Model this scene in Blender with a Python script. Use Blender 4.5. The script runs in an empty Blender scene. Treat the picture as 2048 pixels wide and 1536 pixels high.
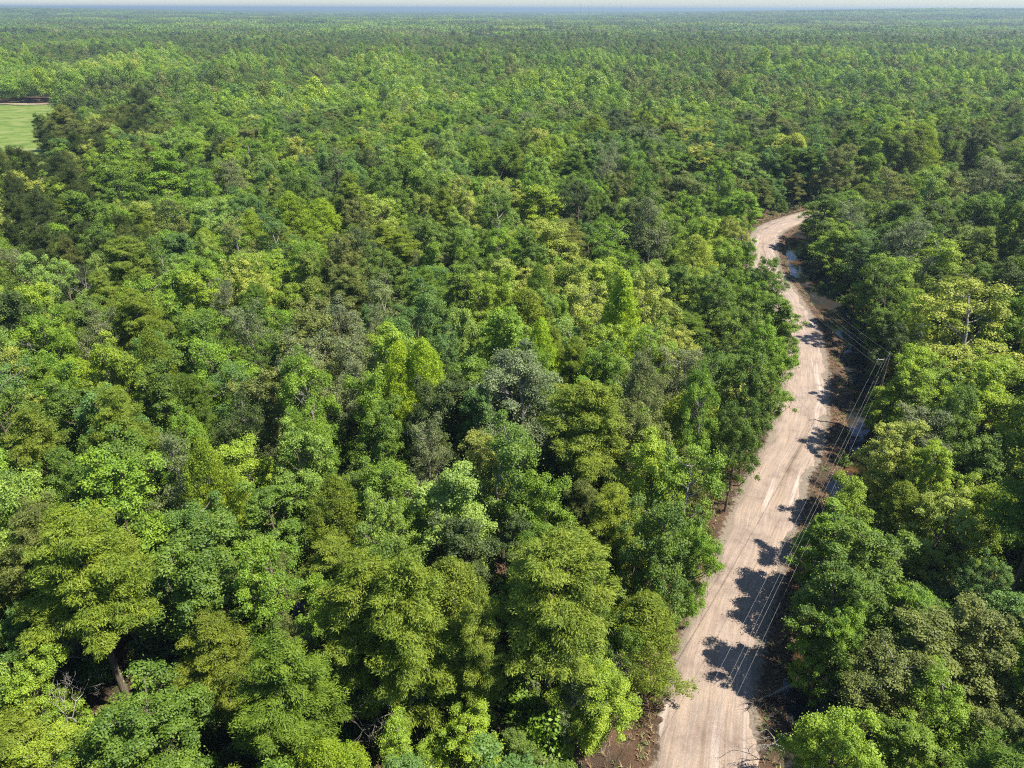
import bpy, math, random
import numpy as np
R_ = math.radians

# ------------------------------------------------------------------ camera, sky, sun, exposure
sc = bpy.context.scene
COL = sc.collection
CAM_H, PITCH, TANX = 50.0, 27.0, 0.695
cam_d = bpy.data.cameras.new('camera'); cam = bpy.data.objects.new('camera', cam_d); COL.objects.link(cam)
cam_d.sensor_width = 36; cam_d.lens = 18 / TANX
cam_d.clip_start = 0.5; cam_d.clip_end = 80000
cam.location = (0, 0, CAM_H); cam.rotation_euler = (R_(90 - PITCH), R_(-0.16), 0)
sc.camera = cam

SUN_EL, SUN_AZ = 57.0, 106.0            # azimuth clockwise from +Y (the way the camera looks)
w = bpy.data.worlds.new('World'); sc.world = w; w.use_nodes = True
wn = w.node_tree.nodes; wl = w.node_tree.links
bg = wn['Background']; sky = wn.new('ShaderNodeTexSky'); sky.sky_type = 'NISHITA'
sky.sun_disc = False; sky.sun_elevation = R_(SUN_EL); sky.sun_rotation = R_(SUN_AZ)
sky.altitude = 0; sky.air_density = 1.0; sky.dust_density = 0.25; sky.ozone_density = 4.0
wm = wn.new('ShaderNodeMixRGB'); wm.blend_type = 'MULTIPLY'; wm.inputs[0].default_value = 1; wm.inputs[2].default_value = (.94, .99, 1.10, 1)
wl.new(sky.outputs[0], wm.inputs[1]); wl.new(wm.outputs[0], bg.inputs[0]); bg.inputs[1].default_value = 0.085
sl = bpy.data.lights.new('sun', 'SUN'); so = bpy.data.objects.new('sun', sl); COL.objects.link(so)
sl.energy = 5.0; sl.angle = R_(0.5); sl.color = (1.0, 0.94, 0.80)
so.rotation_euler = (R_(90 - SUN_EL), 0, R_(180 - SUN_AZ)); so.location = (0, 0, 200)
sc.view_settings.view_transform = 'Standard'; sc.view_settings.look = 'None'
sc.view_settings.gamma = 1.0; sc.view_settings.exposure = 0.84
cy = sc.cycles
cy.max_bounces = 5; cy.diffuse_bounces = 2; cy.glossy_bounces = 2; cy.transmission_bounces = 3
cy.transparent_max_bounces = 4; cy.volume_bounces = 0; cy.use_denoising = False; cy.use_adaptive_sampling = False; cy.sample_clamp_indirect = 3; cy.sample_clamp_direct = 8
cy.caustics_reflective = False; cy.caustics_refractive = False
cy.use_light_tree = False; cy.filter_width = 1.15

rng = np.random.default_rng(7)
random.seed(7)
SA, CA = math.sin(R_(PITCH)), math.cos(R_(PITCH))

def at(px, py, z=0.0):
    """Ground-plan point of a thing whose pixel (2048 wide photo) is px, py at height z."""
    u = (px - 1024) / 1024 * TANX; v = (py - 768) / 1024 * TANX
    d = (CAM_H - z) / (SA + CA * v)
    return u * d, d * (CA - v * SA), d

def proj(x, y, z):
    dz = z - CAM_H
    d = y * CA - dz * SA
    v = -(y * SA + dz * CA) / np.maximum(d, 1e-3)
    return 1024 + x / np.maximum(d, 1e-3) / TANX * 1024, 768 + v / TANX * 1024, d

# ------------------------------------------------------------------ helpers
def new_mesh(name, verts, faces, mats=(), smooth=False, fattr=None, vattr=None, mat_idx=None):
    """verts (n,3), faces (m,k) with one k, or a list of such arrays"""
    me = bpy.data.meshes.new(name)
    verts = np.asarray(verts, np.float32)
    fl = [np.asarray(faces)]
    fl = [np.asarray(f, np.int32) for f in fl if len(f)]
    me.vertices.add(len(verts)); me.vertices.foreach_set('co', verts.ravel())
    tot = np.concatenate([np.full(len(f), f.shape[1], np.int32) for f in fl])
    idx = np.concatenate([f.ravel() for f in fl])
    me.loops.add(len(idx)); me.loops.foreach_set('vertex_index', idx)
    me.polygons.add(len(tot))
    me.polygons.foreach_set('loop_start', np.concatenate([[0], np.cumsum(tot)[:-1]]).astype(np.int32))
    if mat_idx is not None: me.polygons.foreach_set('material_index', np.asarray(mat_idx, np.int32))
    if smooth: me.polygons.foreach_set('use_smooth', np.ones(len(tot), bool))
    for m in mats: me.materials.append(m)
    me.update(calc_edges=True)
    for dom, dd in (('FACE', fattr), ('POINT', vattr)):
        for k, a in (dd or {}).items():
            me.attributes.new(k, 'FLOAT', dom).data.foreach_set('value', np.asarray(a, np.float32))
    return me

def put(name, me, parent=None, loc=None, link=True):
    o = bpy.data.objects.new(name, me)
    if link: COL.objects.link(o)
    if parent is not None: o.parent = parent
    if loc is not None: o.location = loc
    return o

def tag(o, label=None, cat=None, group=None, kind=None):
    if label: o['label'] = label
    if cat: o['category'] = cat
    if group: o['group'] = group
    if kind: o['kind'] = kind
    return o

class Wob:
    """smooth pseudo-noise in the plane: a sum of sines, about -1..1"""
    def __init__(s, scale, seed, n=9):
        r = np.random.default_rng(seed)
        a = r.uniform(0, 2 * np.pi, n); k = 2 * np.pi / scale * r.uniform(.45, 2.2, n)
        s.kx, s.ky, s.p = k * np.cos(a), k * np.sin(a), r.uniform(0, 6.28, n)
    def __call__(s, x, y):
        x = np.asarray(x, float); y = np.asarray(y, float)
        o = 0
        for kx, ky, p in zip(s.kx, s.ky, s.p): o = o + np.sin(kx * x + ky * y + p)
        return o / 3.0

def sstep(a, b, x):
    t = np.clip((x - a) / (b - a), 0, 1); return t * t * (3 - 2 * t)

def tube(path, radii, sides=5):
    """a closed tapering tube along path -> verts, quads"""
    P = np.asarray(path, float); n = len(P)
    T = np.gradient(P, axis=0); T /= np.linalg.norm(T, axis=1)[:, None] + 1e-9
    ref = np.where(np.abs(T[:, 2:3]) > .9, [[1., 0, 0]], [[0, 0, 1.]])
    A = np.cross(T, ref); A /= np.linalg.norm(A, axis=1)[:, None] + 1e-9
    B = np.cross(T, A)
    th = np.arange(sides) / sides * 2 * np.pi
    r = np.asarray(radii, float)[:, None, None]
    V = P[:, None] + r * (np.cos(th)[None, :, None] * A[:, None] + np.sin(th)[None, :, None] * B[:, None])
    V = V.reshape(-1, 3)
    i = np.arange(n - 1)[:, None] * sides; j = np.arange(sides)[None]
    k = (j + 1) % sides
    F = np.stack([i + j, i + k, i + sides + k, i + sides + j], -1).reshape(-1, 4)
    return V, F

class Geo:
    def __init__(s): s.v, s.f, s.n = [], [], 0
    def add(s, vf):
        v, f = vf; s.v.append(v); s.f.append(np.asarray(f) + s.n); s.n += len(v)
    def out(s): return np.concatenate(s.v), np.concatenate(s.f)

def box(c, d, rz=0.0):
    x, y, z = np.array(d) / 2.0
    v = np.array([[-x, -y, -z], [x, -y, -z], [x, y, -z], [-x, y, -z], [-x, -y, z], [x, -y, z], [x, y, z], [-x, y, z]])
    cs, sn = math.cos(rz), math.sin(rz)
    v = v @ np.array([[cs, sn, 0], [-sn, cs, 0], [0, 0, 1]]) + np.array(c)
    f = np.array([[0, 3, 2, 1], [4, 5, 6, 7], [0, 1, 5, 4], [1, 2, 6, 5], [2, 3, 7, 6], [3, 0, 4, 7]])
    return v, f

# ------------------------------------------------------------------ materials
def nmat(name):
    m = bpy.data.materials.new(name); m.use_nodes = True
    n = m.node_tree.nodes; n.clear()
    return m, n, m.node_tree.links, n.new('ShaderNodeOutputMaterial')

def ramp(n, stops, interp='LINEAR'):
    r = n.new('ShaderNodeValToRGB'); e = r.color_ramp.elements; r.color_ramp.interpolation = interp
    while len(e) < len(stops): e.new(0.5)
    for el, (p, c) in zip(e, stops):
        el.position = p; el.color = (*c, 1) if len(c) == 3 else c
    return r

def leaf_material(name, trans=0.36, gloss=0.05, rough=0.6, clump=0.35):
    m, n, l, out = nmat(name)
    at_ = n.new('ShaderNodeAttribute'); at_.attribute_type = 'INSTANCER'; at_.attribute_name = 'tint'
    fa = n.new('ShaderNodeAttribute'); fa.attribute_type = 'GEOMETRY'; fa.attribute_name = 'vary'
    tc = n.new('ShaderNodeTexCoord'); nz = n.new('ShaderNodeTexNoise')
    nz.inputs['Scale'].default_value = clump; nz.inputs['Detail'].default_value = 2
    l.new(tc.outputs['Object'], nz.inputs['Vector'])
    ad = n.new('ShaderNodeMath'); ad.operation = 'MULTIPLY_ADD'
    l.new(nz.outputs['Fac'], ad.inputs[0]); ad.inputs[1].default_value = 0.9; l.new(fa.outputs['Fac'], ad.inputs[2])
    mr = n.new('ShaderNodeMapRange'); mr.inputs['From Min'].default_value = .25; mr.inputs['From Max'].default_value = 1.2
    mr.inputs['To Min'].default_value = .55; mr.inputs['To Max'].default_value = 1.55
    l.new(ad.outputs[0], mr.inputs['Value'])
    hs = n.new('ShaderNodeHueSaturation')
    l.new(at_.outputs['Color'], hs.inputs['Color']); l.new(mr.outputs[0], hs.inputs['Value'])
    hm = n.new('ShaderNodeMapRange'); hm.inputs['From Min'].default_value = .2; hm.inputs['From Max'].default_value = 1.25; hm.inputs['To Min'].default_value = .520; hm.inputs['To Max'].default_value = .482
    l.new(ad.outputs[0], hm.inputs['Value']); l.new(hm.outputs[0], hs.inputs['Hue'])
    df = n.new('ShaderNodeBsdfDiffuse'); l.new(hs.outputs[0], df.inputs['Color'])
    tr = n.new('ShaderNodeBsdfTranslucent'); h2 = n.new('ShaderNodeHueSaturation')
    h2.inputs['Hue'].default_value = .488; h2.inputs['Value'].default_value = 1.25; h2.inputs['Saturation'].default_value = 1.08
    l.new(hs.outputs[0], h2.inputs['Color']); l.new(h2.outputs[0], tr.inputs['Color'])
    mx = n.new('ShaderNodeMixShader'); mx.inputs[0].default_value = trans
    l.new(df.outputs[0], mx.inputs[1]); l.new(tr.outputs[0], mx.inputs[2])
    gl = n.new('ShaderNodeBsdfGlossy'); gl.inputs['Roughness'].default_value = rough
    m2 = n.new('ShaderNodeMixShader'); m2.inputs[0].default_value = gloss
    l.new(mx.outputs[0], m2.inputs[1]); l.new(gl.outputs[0], m2.inputs[2]); l.new(m2.outputs[0], out.inputs[0])
    return m

M_LEAF = leaf_material('leaf_foliage', .29, .04)
M_NEEDLE = leaf_material('feathery_foliage', .34, .025)

def bark_material(name, c1, c2):
    m, n, l, out = nmat(name)
    tc = n.new('ShaderNodeTexCoord'); nz = n.new('ShaderNodeTexNoise'); nz.inputs['Scale'].default_value = 3.5; nz.inputs['Detail'].default_value = 5
    mp = n.new('ShaderNodeMapping'); mp.inputs['Scale'].default_value = (2, 2, .35)
    l.new(tc.outputs['Object'], mp.inputs[0]); l.new(mp.outputs[0], nz.inputs['Vector'])
    r = ramp(n, [(.35, c1), (.65, c2)]); l.new(nz.outputs['Fac'], r.inputs[0])
    b = n.new('ShaderNodeBsdfPrincipled'); b.inputs['Roughness'].default_value = .85
    bu = n.new('ShaderNodeBump'); bu.inputs['Strength'].default_value = .6; bu.inputs['Distance'].default_value = .03
    l.new(nz.outputs['Fac'], bu.inputs['Height']); l.new(bu.outputs[0], b.inputs['Normal'])
    l.new(r.outputs[0], b.inputs['Base Color']); l.new(b.outputs[0], out.inputs[0])
    return m
M_BARK = bark_material('bark_brown', (.07, .05, .035), (.20, .16, .12))
M_BARKG = bark_material('bark_grey', (.15, .13, .11), (.33, .30, .26))
M_DEAD = bark_material('bare_dead_wood', (.24, .22, .195), (.46, .43, .39))
M_POLE = bark_material('pole_wood', (.06, .045, .035), (.12, .09, .07))

def simple(name, col, rough=.6, metal=0.0):
    m, n, l, out = nmat(name)
    b = n.new('ShaderNodeBsdfPrincipled'); b.inputs['Roughness'].default_value = rough; b.inputs['Metallic'].default_value = metal
    tc = n.new('ShaderNodeTexCoord'); nz = n.new('ShaderNodeTexNoise'); nz.inputs['Scale'].default_value = 9
    l.new(tc.outputs['Object'], nz.inputs['Vector'])
    r = ramp(n, [(.3, tuple(c * .8 for c in col)), (.7, col)]); l.new(nz.outputs['Fac'], r.inputs[0])
    l.new(r.outputs[0], b.inputs['Base Color']); l.new(b.outputs[0], out.inputs[0]); return m
M_WIRE = simple('aluminium_wire', (.24, .23, .22), .6, .0)
M_CERAMIC = simple('insulator_ceramic', (.35, .36, .38), .25)
M_ARM = simple('weathered_crossarm', (.38, .35, .31), .8)

# ------------------------------------------------------------------ road line and ground
ROAD_PX = [(1378, 1700), (1417, 1521), (1440, 1314), (1506, 1107), (1562, 941), (1590, 888), (1611, 774), (1606, 677),
           (1588, 628), (1558, 575), (1533, 540), (1527, 510), (1526, 487), (1546, 455), (1610, 431), (1690, 414), (1800, 396), (1950, 380)]
pts = np.array([at(a, b)[:2] for a, b in ROAD_PX])
pts = np.vstack([pts[0] + (pts[0] - pts[1]) * 4, pts])
def catmull(P, n=24):
    P = np.vstack([2 * P[0] - P[1], P, 2 * P[-1] - P[-2]]); o = []
    for i in range(1, len(P) - 2):
        t = np.linspace(0, 1, n, endpoint=False)[:, None]
        a, b, c, d = P[i - 1:i + 3]
        o.append(.5 * ((2 * b) + (c - a) * t + (2 * a - 5 * b + 4 * c - d) * t ** 2 + (3 * b - a - 3 * c + d) * t ** 3))
    return np.vstack(o + [P[-2][None]])
RC = catmull(pts)
for _ in range(6): RC[1:-1] = (RC[:-2] + 2 * RC[1:-1] + RC[2:]) / 4
seg = np.r_[0, np.cumsum(np.linalg.norm(np.diff(RC, axis=0), axis=1))]
S_ = np.arange(0, seg[-1], 0.5)
RC = np.stack([np.interp(S_, seg, RC[:, 0]), np.interp(S_, seg, RC[:, 1])], 1)
RT = np.gradient(RC, axis=0); RT /= np.linalg.norm(RT, axis=1)[:, None]
RN = np.stack([RT[:, 1], -RT[:, 0]], 1)           # to the right of travel

def road_dist(x, y):
    """signed distance to the road's centre line (right of it positive)"""
    x = np.asarray(x, float).ravel(); y = np.asarray(y, float).ravel()
    out = np.full(len(x), 999.0); C = RC[::4]; N = RN[::4]
    near = (x > -40) & (x < 400) & (y > -150) & (y < 420)
    for k in range(0, len(x), 20000):
        s = np.arange(k, min(k + 20000, len(x))); s = s[near[s]]
        if not len(s): continue
        dx = x[s][:, None] - C[None, :, 0]; dy = y[s][:, None] - C[None, :, 1]
        j = np.argmin(dx * dx + dy * dy, 1); q = np.arange(len(s))
        d = np.sqrt(dx[q, j] ** 2 + dy[q, j] ** 2)
        out[s] = d * np.sign(dx[q, j] * N[j, 0] + dy[q, j] * N[j, 1] + 1e-9)
    return out

W1, W2, W3 = Wob(14, 1), Wob(5.5, 2), Wob(45, 3)
WATER_Z = -0.62
def hills(x, y):
    r = np.abs(x) / np.maximum(y, 1)
    h = 46 * sstep(.0, .6, np.where(x > 0, r, 0)) + 34 * sstep(.2, .7, np.where(x < 0, r, 0))
    return h * sstep(2200, 5000, y)
def ground_z(x, y, d=None):
    x = np.asarray(x, float); y = np.asarray(y, float)
    if d is None: d = road_dist(x, y).reshape(x.shape)
    a = np.abs(d)
    base = -.42 + .22 * W1(x, y) + .10 * W2(x, y) + .18 * W3(x, y)
    dz = np.where(d > 0, -.95, -.50)               # ditches
    pos = np.where(d > 0, 7.9, 6.7); wd = np.where(d > 0, 2.5 + 1.3 * np.exp(-((y - 152) / 22) ** 2), 1.6)
    base = base + (dz - base) * np.exp(-((a - pos - .9 * W1(x, y)) / wd) ** 2) * .95
    bed = -.085 + .03 * W2(x * 3, y * 3)
    t = sstep(3.5, np.where(d > 0, 6.3, 5.6), a + .35 * W2(x, y))
    z = bed * (1 - t) + base * t
    z = np.where(a < 3.1, z - .12 * sstep(3.1, 2.2, a), z)
    return z + hills(x, y)

xs = np.unique(np.concatenate([-np.geomspace(75, 40000, 34), np.arange(-75, 125, .8), np.geomspace(125, 40000, 34)]))
ys = np.unique(np.concatenate([-np.geomspace(20, 3000, 8) + 10, np.arange(10, 262, .8), np.geomspace(262, 60000, 48)]))
GX, GY = np.meshgrid(xs, ys)
GD = road_dist(GX, GY)
GZ = ground_z(GX.ravel(), GY.ravel(), GD)
nx, ny = len(xs), len(ys)
i = np.arange(ny - 1)[:, None] * nx + np.arange(nx - 1)[None]
GF = np.stack([i, i + 1, i + nx + 1, i + nx], -1).reshape(-1, 4)

def ground_material():
    m, n, l, out = nmat('forest_floor')
    g = n.new('ShaderNodeNewGeometry')
    def noise(s, d=4, r=.55):
        z = n.new('ShaderNodeTexNoise'); z.inputs['Scale'].default_value = s; z.inputs['Detail'].default_value = d; z.inputs['Roughness'].default_value = r
        l.new(g.outputs['Position'], z.inputs['Vector']); return z
    a = n.new('ShaderNodeAttribute'); a.attribute_name = 'rdist'
    n1, n2, n3 = noise(.22, 4), noise(2.2, 5, .65), noise(14, 3, .7)
    litter = ramp(n, [(.25, (.022, .016, .011)), (.5, (.070, .048, .033)), (.75, (.17, .125, .09))]); l.new(n3.outputs['Fac'], litter.inputs[0])
    red = ramp(n, [(.3, (.06, .034, .022)), (.7, (.21, .13, .085))]); l.new(n3.outputs['Fac'], red.inputs[0])
    mx = n.new('ShaderNodeMixRGB'); r1 = ramp(n, [(.44, (0, 0, 0)), (.56, (1, 1, 1))]); l.new(n1.outputs['Fac'], r1.inputs[0])
    l.new(r1.outputs[0], mx.inputs[0]); l.new(litter.outputs[0], mx.inputs[1]); l.new(red.outputs[0], mx.inputs[2])
    gr = ramp(n, [(.3, (.17, .135, .105)), (.7, (.37, .31, .25))]); l.new(n3.outputs['Fac'], gr.inputs[0])
    # gravel thrown out over the verge
    mr = n.new('ShaderNodeMapRange'); mr.inputs['From Min'].default_value = 4.9; mr.inputs['From Max'].default_value = 2.9
    l.new(a.outputs['Fac'], mr.inputs['Value'])
    ma = n.new('ShaderNodeMath'); ma.operation = 'MULTIPLY_ADD'; l.new(n2.outputs['Fac'], ma.inputs[0]); ma.inputs[1].default_value = 1.5; ma.inputs[2].default_value = -.75
    mb = n.new('ShaderNodeMath'); mb.operation = 'ADD'; l.new(mr.outputs[0], mb.inputs[0]); l.new(ma.outputs[0], mb.inputs[1])
    r2 = ramp(n, [(.50, (0, 0, 0)), (.78, (1, 1, 1))]); l.new(mb.outputs[0], r2.inputs[0])
    m2 = n.new('ShaderNodeMixRGB'); l.new(r2.outputs[0], m2.inputs[0]); l.new(mx.outputs[0], m2.inputs[1]); l.new(gr.outputs[0], m2.inputs[2])
    b = n.new('ShaderNodeBsdfPrincipled'); b.inputs['Roughness'].default_value = .95; b.inputs['Specular IOR Level'].default_value = .15
    bu = n.new('ShaderNodeBump'); bu.inputs['Strength'].default_value = .9; bu.inputs['Distance'].default_value = .12
    l.new(n3.outputs['Fac'], bu.inputs['Height']); l.new(bu.outputs[0], b.inputs['Normal'])
    l.new(m2.outputs[0], b.inputs['Base Color']); l.new(b.outputs[0], out.inputs[0]); return m
me = new_mesh('ground', np.stack([GX.ravel(), GY.ravel(), GZ], 1), GF, [ground_material()], True, vattr={'rdist': np.abs(GD)})
tag(put('ground', me), kind='structure')

# road: gravel strip whose feathered edge dips into the verge
def road_material():
    m, n, l, out = nmat('gravel_road')
    g = n.new('ShaderNodeNewGeometry')
    au = n.new('ShaderNodeAttribute'); au.attribute_name = 'across'
    al = n.new('ShaderNodeAttribute'); al.attribute_name = 'along'
    cx = n.new('ShaderNodeCombineXYZ')
    wz = n.new('ShaderNodeTexNoise'); wz.inputs['Scale'].default_value = .06; l.new(g.outputs['Position'], wz.inputs['Vector'])
    wa = n.new('ShaderNodeMath'); wa.operation = 'MULTIPLY_ADD'; wa.inputs[1].default_value = 3.0; l.new(wz.outputs['Fac'], wa.inputs[0]); l.new(au.outputs['Fac'], wa.inputs[2]); l.new(wa.outputs[0], cx.inputs[0])
    ms = n.new('ShaderNodeMath'); ms.operation = 'MULTIPLY'; ms.inputs[1].default_value = .045; l.new(al.outputs['Fac'], ms.inputs[0]); l.new(ms.outputs[0], cx.inputs[1])
    def noise(s, d, vec, r=.55):
        z = n.new('ShaderNodeTexNoise'); z.inputs['Scale'].default_value = s; z.inputs['Detail'].default_value = d; z.inputs['Roughness'].default_value = r
        l.new(vec, z.inputs['Vector']); return z
    tr = noise(.95, 2.6, cx.outputs[0], .55); fine = noise(22, 3, g.outputs['Position'], .8); big = noise(.30, 5, g.outputs['Position'], .65)
    vo = n.new('ShaderNodeTexVoronoi'); vo.inputs['Scale'].default_value = 9; l.new(g.outputs['Position'], vo.inputs['Vector'])
    base = ramp(n, [(.32, (0.270, 0.209, 0.170)), (.42, (0.398, 0.316, 0.263)), (.47, (0.334, 0.262, 0.220)), (.52, (0.408, 0.326, 0.278)), (.58, (0.329, 0.262, 0.225)), (.68, (0.530, 0.449, 0.404))]); l.new(tr.outputs['Fac'], base.inputs[0])
    sp = ramp(n, [(.30, (.60, .58, .57)), (.5, (1, 1, 1)), (.72, (1.32, 1.3, 1.26))]); l.new(fine.outputs['Fac'], sp.inputs[0])
    mu = n.new('ShaderNodeMixRGB'); mu.blend_type = 'MULTIPLY'; mu.inputs[0].default_value = 1; l.new(base.outputs[0], mu.inputs[1]); l.new(sp.outputs[0], mu.inputs[2])
    st = ramp(n, [(0, (1.35, 1.33, 1.3)), (.22, (1, 1, 1)), (.8, (.86, .84, .82))]); l.new(vo.outputs['Distance'], st.inputs[0])
    m3 = n.new('ShaderNodeMixRGB'); m3.blend_type = 'MULTIPLY'; m3.inputs[0].default_value = .8; l.new(mu.outputs[0], m3.inputs[1]); l.new(st.outputs[0], m3.inputs[2])
    bg_ = ramp(n, [(.30, (.66, .63, .62)), (.42, (.88, .87, .87)), (.5, (1, .99, .98)), (.68, (1.12, 1.10, 1.04))]); l.new(big.outputs['Fac'], bg_.inputs[0])
    m4 = n.new('ShaderNodeMixRGB'); m4.blend_type = 'MULTIPLY'; m4.inputs[0].default_value = 1; l.new(m3.outputs[0], m4.inputs[1]); l.new(bg_.outputs[0], m4.inputs[2])
    b = n.new('ShaderNodeBsdfPrincipled'); b.inputs['Roughness'].default_value = .93; b.inputs['Specular IOR Level'].default_value = .2
    ad = n.new('ShaderNodeMath'); ad.operation = 'MULTIPLY_ADD'; l.new(tr.outputs['Fac'], ad.inputs[0]); ad.inputs[1].default_value = 1.6; l.new(fine.outputs['Fac'], ad.inputs[2])
    bu = n.new('ShaderNodeBump'); bu.inputs['Strength'].default_value = .55; bu.inputs['Distance'].default_value = .07
    l.new(ad.outputs[0], bu.inputs['Height']); l.new(bu.outputs[0], b.inputs['Normal'])
    l.new(m4.outputs[0], b.inputs['Base Color']); l.new(b.outputs[0], out.inputs[0]); return m
U = np.arange(-1, 1.001, .04)
UU, SS = np.meshgrid(U, S_)
WID = np.interp(RC[:, 1], [25, 40, 48, 75, 400], [4.9, 4.5, 3.9, 3.85, 3.85])[:, None]
UU = UU * WID
RX = RC[:, 0][:, None] + RN[:, 0][:, None] * UU; RY = RC[:, 1][:, None] + RN[:, 1][:, None] * UU
edge = np.abs(UU) + .30 * Wob(7, 11)(RX, RY) + .13 * Wob(1.3, 12)(RX, RY)
RZ = .035 - .34 * sstep(WID - 1.7, WID - .45, edge) + .012 * Wob(.9, 13)(UU, SS * .08)
nu = len(U); i = np.arange(len(S_) - 1)[:, None] * nu + np.arange(nu - 1)[None]
me = new_mesh('road', np.stack([RX, RY, RZ], -1).reshape(-1, 3), np.stack([i, i + 1, i + nu + 1, i + nu], -1).reshape(-1, 4),
              [road_material()], True, vattr={'across': UU.ravel(), 'along': SS.ravel()})
tag(put('road', me), kind='structure')

# standing water
def water_material():
    m, n, l, out = nmat('still_brown_water')
    b = n.new('ShaderNodeBsdfPrincipled'); b.inputs['Roughness'].default_value = .04; b.inputs['IOR'].default_value = 1.5
    g = n.new('ShaderNodeNewGeometry'); z = n.new('ShaderNodeTexNoise'); z.inputs['Scale'].default_value = .16; z.inputs['Detail'].default_value = 3
    l.new(g.outputs['Position'], z.inputs['Vector'])
    r = ramp(n, [(.45, (.028, .029, .030)), (.62, (.05, .032, .02)), (.74, (.17, .085, .036))]); l.new(z.outputs['Fac'], r.inputs[0]); l.new(r.outputs[0], b.inputs['Base Color'])
    z2 = n.new('ShaderNodeTexNoise'); z2.inputs['Scale'].default_value = 1.1; l.new(g.outputs['Position'], z2.inputs['Vector'])
    bu = n.new('ShaderNodeBump'); bu.inputs['Strength'].default_value = .12; bu.inputs['Distance'].default_value = .05; l.new(z2.outputs['Fac'], bu.inputs['Height'])
    l.new(bu.outputs[0], b.inputs['Normal']); l.new(b.outputs[0], out.inputs[0]); return m
me = new_mesh('water', [[-140, 5, WATER_Z], [190, 5, WATER_Z], [190, 290, WATER_Z], [-140, 290, WATER_Z]], [[0, 1, 2, 3]], [water_material()])
tag(put('water', me), kind='structure')

# meadow on the left, edged by bare earth
def meadow_edge(y): return -160 - (y - 262) * .50 + 5 * np.sin(y * .06)
def in_meadow(x, y): return (y > 262) & (y < 452) & (x < meadow_edge(y))
def grass_material(name, c0, c1, c2):
    m, n, l, out = nmat(name)
    g = n.new('ShaderNodeNewGeometry')
    z = n.new('ShaderNodeTexNoise'); z.inputs['Scale'].default_value = .09; z.inputs['Detail'].default_value = 6; z.inputs['Roughness'].default_value = .65
    mp = n.new('ShaderNodeMapping'); mp.inputs['Scale'].default_value = (1.2, 1.5, 1); l.new(g.outputs['Position'], mp.inputs[0]); l.new(mp.outputs[0], z.inputs['Vector'])
    r = ramp(n, [(.36, c0), (.5, c1), (.66, c2)]); l.new(z.outputs['Fac'], r.inputs[0])
    b = n.new('ShaderNodeBsdfPrincipled'); b.inputs['Roughness'].default_value = .9; b.inputs['Specular IOR Level'].default_value = .1
    l.new(r.outputs[0], b.inputs['Base Color']); l.new(b.outputs[0], out.inputs[0]); return m
my = np.linspace(224, 452, 60); mu_ = np.linspace(0, 1, 40)
ex = meadow_edge(my)
MX = ex[:, None] + (-470 - ex[:, None]) * mu_[None]; MY = np.repeat(my[:, None], 40, 1)
MZ = .30 + .12 * Wob(16, 21)(MX, MY)
i = np.arange(59)[:, None] * 40 + np.arange(39)[None]
MF = np.stack([i, i + 40, i + 41, i + 1], -1).reshape(-1, 4)
me = new_mesh('meadow', np.stack([MX, MY, MZ], -1).reshape(-1, 3), MF, [grass_material('meadow_grass', (.085, .135, .03), (.155, .22, .045), (.24, .24, .10))], True)
tag(put('meadow', me), kind='structure')
bx_ = np.linspace(-470, meadow_edge(446) + 1, 60)
DZ = []
for x in bx_: DZ += [[x, 445.5 + 1.6 * math.sin(x * .21), .62], [x, 451.5 + math.sin(x * .13), .62]]
i = np.arange(59) * 2
me = new_mesh('dirt_strip', DZ, np.stack([i, i + 2, i + 3, i + 1], 1), [grass_material('bare_dirt', (.20, .14, .10), (.33, .25, .19), (.30, .30, .16))])
tag(put('dirt_strip', me), kind='structure')

# ------------------------------------------------------------------ tree builders (numpy)
def unit(v): return v / (np.linalg.norm(v, axis=-1, keepdims=True) + 1e-9)

def leaves(P, Nrm, length, width, r, droop=0.0, axis=None):
    """diamond leaves centred on P facing Nrm"""
    n = len(P); Nrm = unit(Nrm)
    A = r.normal(size=(n, 3)) if axis is None else axis + r.normal(size=(n, 3)) * .45
    A = unit(A - (A * Nrm).sum(1, keepdims=True) * Nrm); A[:, 2] -= droop; B = np.cross(Nrm, A)
    L = (length * r.uniform(.65, 1.3, n))[:, None]; Wd = (width * r.uniform(.7, 1.25, n))[:, None]
    V = np.stack([P - A * L * .5, P + B * Wd * .5 - A * L * .06, P + A * L * .5 + Nrm * L * -.08, P - B * Wd * .5 - A * L * .06], 1).reshape(-1, 3)
    return V, np.arange(4 * n).reshape(-1, 4)

def curve_to(a, b, r, sag=0.12, n=5):
    t = np.linspace(0, 1, n)[:, None]
    a, b = np.asarray(a, float), np.asarray(b, float)
    L = np.linalg.norm(b - a); p = a + (b - a) * t
    p = p + np.sin(t * np.pi) * r.normal(size=3) * L * .06
    p[:, 2] -= (np.sin(t[:, 0] * np.pi)) * L * sag
    return p

def tuft_leaves(C, rad, n_each, r, flat=.85, ll=.24, lw=.17, up=.62, axis_out=None, core=.25, spread=.55):
    k = len(C); n = k * n_each
    D = unit(r.normal(size=(n, 3))); D[:, 2] = np.where(D[:, 2] < -.35, -D[:, 2], D[:, 2])
    rr = (core + (1 - core) * r.random(n) ** .6)[:, None]
    R = np.repeat(rad, n_each)[:, None]
    P = np.repeat(C, n_each, 0) + D * rr * R * np.array([1, 1, flat])
    N = D * .8 + np.array([0, 0, up]) + r.normal(size=(n, 3)) * spread
    ax = None if axis_out is None else np.repeat(axis_out, n_each, 0)
    vary = np.clip(np.repeat(r.random(k) * .55, n_each) + r.random(n) * .45, 0, 1)
    V, F = leaves(P, N, ll, lw, r, axis=ax)
    return V, F, vary

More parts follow.
